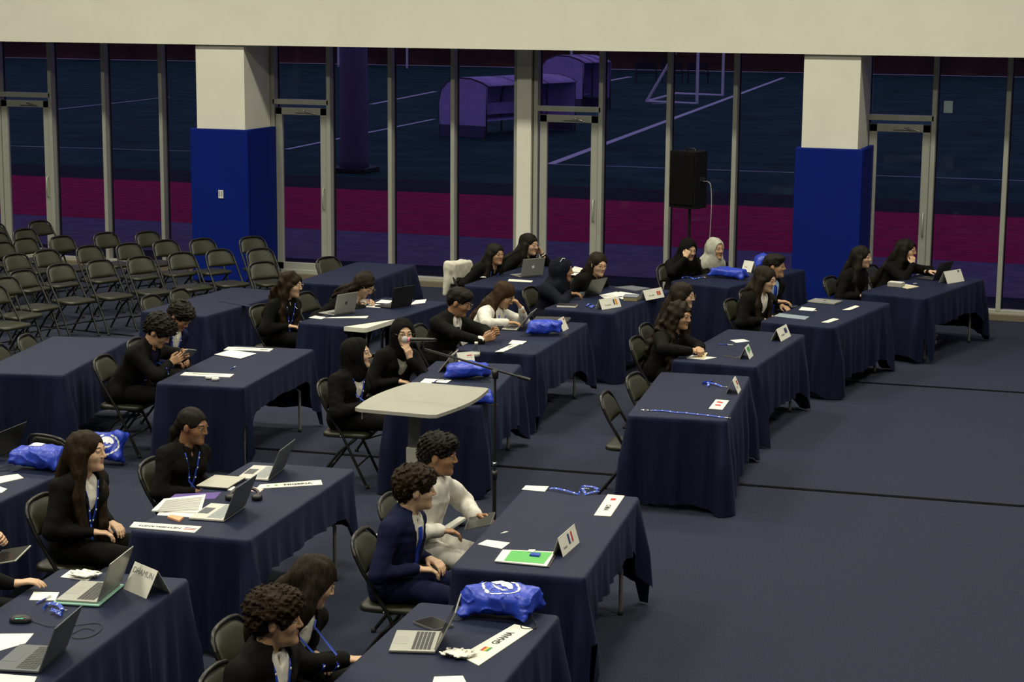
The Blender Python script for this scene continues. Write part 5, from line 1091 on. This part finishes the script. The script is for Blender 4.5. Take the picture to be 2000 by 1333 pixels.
for g in (-1, 1): MB().lathe([(.02, 0), (.036, .006), (.036, .03), (.02, .036)], 14, Matrix.Translation((g*.085, -.05, .0))).build('ear_cup', DKLAP, o)
quad('pink_note', [(490, 961), (492, 953), (515, 957), (508, 963)], mat('pink_note', (.66, .50, .48), .8), 'folded pink note lying beside the headphones', 'notes', th=.006)
# ------------------------------------------------------------------ GHANA table
o, T = plate([(895, 1301), (1042, 1230), (1004, 1221), (900, 1275)] if False else [(935, 1302), (1042, 1230), (1005, 1221), (898, 1283)], 'white GHANA nameplate with a red, yellow and green flag', 'GHANA', ['red', 'yellow', 'green'], .056, .60, .30, bold=.0014, fw_=.06, fh=.042)
laptop((850, 1279), (866, 1229), 'open silver laptop on the GHANA table', kind='silver', open_=116, depth=.23, w_=.31)
tissue(893, 1283, .15, 'crumpled white tissue at the end of the GHANA nameplate', 61)
bag(978, 1203, (.36, .24, .12), 0, 'blue drawstring bag with a white wreath emblem on the GHANA table', seed=41, emblem=True, h=.006)
phone(846, 1222, 60, 'brown tablet case behind the silver laptop on the GHANA table', name='tablet_case', sz=(.13, .18, .012))
o, P, c = quad('notepad', [(842, 1345), (848, 1324), (904, 1322), (916, 1345)], PAPER, 'lined notepad at the near edge of the GHANA table', 'notepad', th=.004)
# ------------------------------------------------------------------ DHAMUN table
tent((241, 1151), (284, 1170), 'large white DHAMUN tent card behind the mint laptop', h=.16, txt='DHAMUN', tsz=.047, tpos=(.50, .74), w_=.235, lean=.5)
laptop((190, 1186), (236, 1148), 'open laptop in a mint green case beside the DHAMUN card', kind='silver', open_=110, depth=.23, case=mat('mint_case', (.26, .48, .40), .5))
laptop((76, 1318), (139, 1261), 'open dark laptop at the near end of the DHAMUN table', kind='slate', open_=112, depth=.24)
tissue(163, 1127, .15, 'crumpled white tissue behind the mint laptop', 62); quad('paper_sheet', [(118, 1128), (138, 1114), (200, 1120), (170, 1135)], PAPER, 'white napkin under the crumpled tissue', 'paper', z=ZT-.0006, th=.0012)
quad('note_card', [(57, 1173), (66, 1157), (116, 1158), (108, 1174)], PAPER, 'white note card under the reaching hand on the DHAMUN table', 'paper'); pen((72, 1179), (108, 1160), 'blue pen lying across the note card', z=ZT+.0025)
lanyard_pile([(82, 1195), (95, 1185), (110, 1192), (125, 1200), (115, 1208), (100, 1200), (120, 1194)], 'tangled blue lanyard between the two laptops on the DHAMUN table', seed=14, wave=.02, width=.022)
o = empty('computer_mouse', at(40, 1216, z=ZT), R(20), 'black computer mouse with green lights', 'mouse'); v, q = sdf([(Ell((0, 0, .008), (.058, .032, .032)), .01)], .004, sub=[(Box((0, 0, -.05), (.2, .2, .05), .001), .002)]); v[:, 2] -= v[:, 2].min(); link('shell', np_mesh('shell', v, q, [DKLAP]), o)
GL = mat('green_led', (.05, .5, .25), .4, emit=(.05, .9, .4), es=.6)
for g in (-1, 1): MB().tube([(-.02, g*.024, .026), (.02, g*.022, .027)], .003, 5).build('light_strip', GL, o)
o = MB().tube(spline([at(x, y, ZT+.003)-at(150, 1245, ZT) for x, y in ((60, 1213), (100, 1225), (150, 1222), (190, 1218), (199, 1228), (180, 1243), (150, 1248), (140, 1240), (165, 1228), (185, 1232))]), .0022, 5).build('mouse_cable', CORD); o.location = at(150, 1245, ZT); tag(o, 'thin black mouse cable looping across the DHAMUN table', 'cable')
for i, (q, l) in enumerate((([(-60, 1290), (-30, 1240), (66, 1239), (50, 1258)], 'printed paper sheet beside the computer mouse'),)):
    o, P, c = quad('paper_sheet', q, PAPER, l, 'paper', th=.003)
quad('nameplate', [(-40, 1350), (-30, 1316), (72, 1324), (60, 1350)], CARD, 'white nameplate at the near end of the DHAMUN table', 'nameplate', th=.004)
tb = at(18, 1086, z=.74); o = empty('tablet', tb, R(10), 'dark tablet with pale rim held by the reaching person', 'tablet'); MB().box((0, 0, 0), (.18, .24, .009), bev=.003).build('body', mat('tablet_rim', (.34, .36, .30), .4), o); MB().box((0, 0, .005), (.165, .225, .002)).build('screen', SCR, o); o.rotation_euler = (R(6), R(-12), R(10))
# ------------------------------------------------------------------ left table with the blue bag
bag(74, 915, (.38, .19, .13), 8, 'blue drawstring bag with a white tag on the left table', seed=51, patch=True)
laptop((-18, 902), (39, 878), 'dark open laptop behind the blue bag on the left table', kind='black', open_=112)
quad('nameplate', [(-30, 952), (-20, 935), (35, 927), (46, 935)], CARD, 'white name strip in front of the blue bag on the left table', 'nameplate', th=.004); quad('note_card', [(-20, 966), (-10, 948), (14, 956), (4, 963)], PAPER, 'small white card at the edge of the left table', 'paper')
# ------------------------------------------------------------------ two-boys table
quad('paper_sheet', [(418, 693), (450, 684), (501, 691), (470, 701)], PAPER, 'large blank white sheet beyond the two people with the phone', 'paper', z=ZT+.004)
o, T = plate([(437, 684), (526, 687.5), (534, 682), (446, 678.5)], 'white name strip with grey print beside the large blank sheet', None, cat='nameplate'); dashes(o, T(.45, .6), 1, .22, .016, GREYINK); dashes(o, T(.83, .5), 1, .07, .02, INK)
o, T = plate([(352, 734), (449, 738), (457, 732), (361, 728)], 'white name strip with grey print beside the person with the phone', None, cat='nameplate'); dashes(o, T(.5, .55), 1, .26, .014, GREYINK)
pen((450, 722), (464, 714), 'white and blue pen on the table of the two people with the phone', col=(.5, .5, .55))
for i, (x, y) in enumerate(((408, 741), (420, 744))):
    o = empty('earbud_case' if i == 0 else 'earbud_case', at(x, y, z=ZT), R(20*i), 'white earbud case %s' % ('lying open by the name strip' if i == 0 else 'with rounded lid next to the open one'), 'earbuds'); v, q = sdf([(Box((0, 0, .014), (.028, .022, .014), .012), .002), (Ell((.022, .012, .014), (.014, .012, .013)), .008)], .004); v[:, 2] -= v[:, 2].min(); link('shell', np_mesh('shell', v, q, [mat('earbud_white', (.74, .74, .70), .3)]), o); MB().box((0, 0, .0155), (.054, .042, .001)).build('lid_gap', GREYINK, o)
ph = PE[3]; pw = at(371, 690, z=.90); o = phone(371, 690, 0, 'silver phone held by the person in black', z=.885); o.rotation_euler = (R(-20), R(-50), R(10))
o = phone(973, 643, 0, 'dark phone held by the person in dark suit', z=.85); o.rotation_euler = (R(-15), R(-55), R(5))
o = phone(938, 1020, 0, 'dark tablet held in the lap of the person in white robe', z=.70, name='tablet', sz=(.17, .24, .009)); o.rotation_euler = (R(4), R(-14), R(12))
# ------------------------------------------------------------------ slipped-cloth table
laptop((652, 618), (686, 612), 'open silver laptop with a dark emblem on the slipped-cloth table', kind='silver', emblem='dark', open_=104, w_=.31)
laptop((763, 604), (800, 597), 'open black laptop before the person who is writing', kind='black', open_=104, w_=.34)
quad('paper_sheet', [(710, 600), (725, 594), (757, 596), (742, 602)], PAPER, 'white sheet under the writing hand', 'paper'); quad('paper_sheet', [(733, 592), (745, 586), (768, 588), (760, 593)], PAPER, 'white paper behind the writing hand', 'paper')
quad('paper_sheet', [(799, 596), (812, 587), (833, 585), (830, 592)], PAPER, 'white paper behind the open black laptop', 'paper')
quad('nameplate', [(632, 622), (660, 620), (720, 618), (716, 622)], CARD, 'blank white name strip before the silver laptop with dark emblem', 'nameplate', th=.004); quad('note_card', [(603, 621), (615, 617), (636, 620), (628, 624)], PAPER, 'white note card at the corner beside the silver laptop with dark emblem', 'paper')
o = pen((711, 578), (722, 584), 'pen held upright by the person who is writing', z=ZT); o.location = at(722, 588, z=.80); o.rotation_euler = (0, R(-55), R(160))
# ------------------------------------------------------------------ lectern, microphone, loudspeaker
LW = mat('lectern_white', (.33, .32, .28), .4, var=.04, scale=4)
o = empty('lectern', (-5.15, 12.72, 0), R(-1.5), 'white height-adjustable lectern with a rounded top and grey column', 'lectern')
top = []
for i in range(9): t = i/8; top.append((.315+.055*math.sin(PI*t), -.48+1.0*t))
far = [(.28, .545), (-.28, .545)]; left = [(-x, y) for x, y in reversed(top)]
m = MB(); m.prism([(x+.05, y+.03) for x, y in top+far+left+[(-.27, -.505), (.27, -.505)]], 1.025, 1.05); to = m.build('top', LW, o)
MB().box((0, 0, .79), (.075, .07, .48)).build('upper_column', mat('lectern_grey', (.22, .22, .20), .35, .2), o); MB().box((0, 0, .37), (.10, .09, .64), bev=.004).build('lower_column', mat('column_white', (.58, .57, .50), .45), o); MB().box((.02, 0, 1.015), (.16, .4, .018)).build('top_bracket', DARK, o)
for gx in (-1, 1): MB().box((gx*.19, 0, .048), (.06, .94, .03), bev=.008).build('foot', mat('column_white', (.58, .57, .50), .45), o)
MB().box((0, 0, .045), (.40, .09, .03)).build('foot_bar', LW, o)
for gx in (-.19, .19):
    for gy in (-.44, .44): MB().lathe([(.03, 0), (.035, .015), (.03, .033)], 10, Matrix.Translation((gx, gy, 0))).build('caster', RUB, o)
MB().tube([(-.25, -.36, 1.02), (-.25, -.36, .95)], .006, 6).build('lever', LW, o)
mp = Vector((-4.40, 12.36, 0)); o = empty('microphone_stand', mp, 0, 'black boom microphone stand with a silver microphone over the lectern', 'microphone stand'); BLK = mat('stand_black', (.010, .010, .010), .35)
def rel(px, py, y=12.36): return at(px, py, y=y)-mp
zc = rel(961, 730).z
MB().tube([(0, 0, .1), (0, 0, .62)], .0145, 10).build('lower_tube', BLK, o); MB().tube([(0, 0, .6), (0, 0, zc)], .0095, 10).build('upper_tube', BLK, o); MB().lathe([(.02, .60), (.022, .66)], 10).build('height_clutch', BLK, o)
MB().lathe([(.016, .70), (.016, .72)], 10).build('chrome_ring', METAL, o)
for k in range(3): a = R(20+120*k); MB().tube([(0, 0, .14), (.27*math.cos(a), .27*math.sin(a), .012)], .009, 8).build('leg', BLK, o)
b0 = rel(829, 682); b1 = rel(1036, 743); MB().tube([b0, b1], .0085, 8).build('boom', BLK, o); d = (b1-b0).normalized(); MB().tube([b1-d*.09, b1], .014, 8).build('boom_grip', BLK, o); MB().lathe([(.022, -.035), (.026, 0), (.022, .03)], 10, Matrix.Translation((0, 0, zc))).build('boom_clutch', BLK, o)
m0 = rel(785, 664); m1 = rel(850, 664); md = (m1-m0).normalized(); mi_ = MB().tube([m0+md*.05, m0+md*.09, m1], [.017, .016, .011], 12).build('microphone', BLK, o)
v, q = ball(np.array(m0+md*.024), A_(.026, .026, .026), None, 14, 10); link('mesh_head', np_mesh('mesh_head', v, q, [mat('mic_mesh', (.42, .44, .44), .4, .1, bump=.5, bscale=900)]), mi_); MB().tube([m0+md*.052, m0+md*.066], .0195, 12).build('pink_ring', mat('pink_band', (.75, .16, .28), .5), mi_); MB().tube([m1-md*.01, m1, m1+Vector((0, 0, .006))], .013, 8).build('mic_clip', BLK, o); MB().tube([(m0+md*.15), b0], .008, 8).build('clip_arm', BLK, o)
sp_ = at(1347, 405, y=23.2); o = empty('loudspeaker', (sp_.x, sp_.y, 0), R(-24), 'black loudspeaker on a tripod pole in front of the glazing', 'loudspeaker')
m = MB(); zb, zt = sp_.z, sp_.z+.70; prof = [(-.20, -.16), (.20, -.16), (.165, .12), (.08, .17), (-.08, .17), (-.165, .12)]; m.prism(prof, zb, zt); m.build('cabinet', mat('speaker_black', (.004, .004, .005), .8, spec=.15, bump=.2, bscale=300), o)
MB().box((0, -.166, zb+.35), (.36, .012, .62), bev=.004).build('grille', mat('grille_black', (.004, .004, .004), .8, spec=.1, bump=.6, bscale=500), o); MB().box((0, .165, zb+.30), (.14, .012, .18), bev=.004).build('input_panel', DARK, o); MB().tube([(-.07, 0, zt), (-.06, 0, zt+.03), (.06, 0, zt+.03), (.07, 0, zt)], .009, 8).build('carry_handle', BLK, o)
for g in (-1, 1): MB().box((g*.186, 0, zb+.36), (.012, .10, .05), bev=.004).build('side_handle', DARK, o)
MB().tube([(0, 0, .55), (0, 0, zb)], .018, 10).build('pole', BLK, o); MB().tube([(0, 0, .1), (0, 0, .8)], .024, 10).build('lower_pole', BLK, o); MB().lathe([(.035, .78), (.04, .83), (.03, .88)], 10).build('collar', BLK, o)
for k in range(3): a = R(90+120*k); MB().tube([(0, 0, .55), (.48*math.cos(a), .48*math.sin(a), .012)], .012, 8).build('leg', BLK, o)
MB().tube(spline([(.18, .02, zb+.33), (.27, .02, zb+.33), (.31, .02, zb+.25), (.32, .02, zb-.1), (.26, .05, zb-.8), (.2, .1, .01)]), .005, 6).build('signal_cable', mat('cable_grey', (.35, .35, .33), .5), o)
# floor bag, jacket on a chair
bg_ = bag(216, 905, (.30, .26, .12), 0, 'blue drawstring bag with white emblem slumped on the floor behind the badge wearer', z=0.0, seed=71, emblem=True); bg_.rotation_euler = (R(62), 0, R(15)); bg_.location.z = .13
d = PE[11]; v, q = sdf([(Box((0, 0, .74), (.035, .23, .06), .03), .02), (Box((-.055, 0, .60), (.03, .23, .20), .03), .03), (Box((.03, 0, .66), (.025, .21, .12), .02), .03), (Cone((-.04, .2, .72), (-.05, .25, .42), .05, .035), .03), (Cone((-.04, -.2, .72), (-.05, -.25, .42), .05, .035), .03)], .010, disp=[wobble(20, .010, 5), wobble(48, .004, 6, (.5, 1, .4))]); o = link('draped_jacket', np_mesh('draped_jacket', v, q, [ccol('cream')])); p = d['root']+d['Rw']@A_(-.02-.19, 0, 0); o.location = (p[0], p[1], .08); o.rotation_euler = (0, 0, d['th']); tag(o, 'cream jacket hung over the chair of the person in round glasses', 'jacket')
# wristbands
for k, i, n in ((13, 0, 4), (12, 1, 1)):
    d = PE[k]; E, W, dd = d['arms'][i]
    for j in range(n): c = W-dd*(.02+.016*j); u = nrm(np.cross(dd, A_(0, 0, 1))); v_ = np.cross(dd, u); MB().tube([c+(u*math.cos(t)+v_*math.sin(t))*(.0315 if k == 13 else .03) for t in np.linspace(0, 2*PI, 13)[:-1]], .004 if k == 13 else .008, 6, closed=True).build('wristband', mat('band_pale', (.55, .5, .42), .5), d['obj'])
d = PE[13]; hd = d['H']; MB().tube([hd+A_(.0, -.07, .09), hd+A_(.03, -.06, .14), hd+A_(.05, -.045, .135)], .004, 6).build('hair_clip', LANY_P, d['obj'])
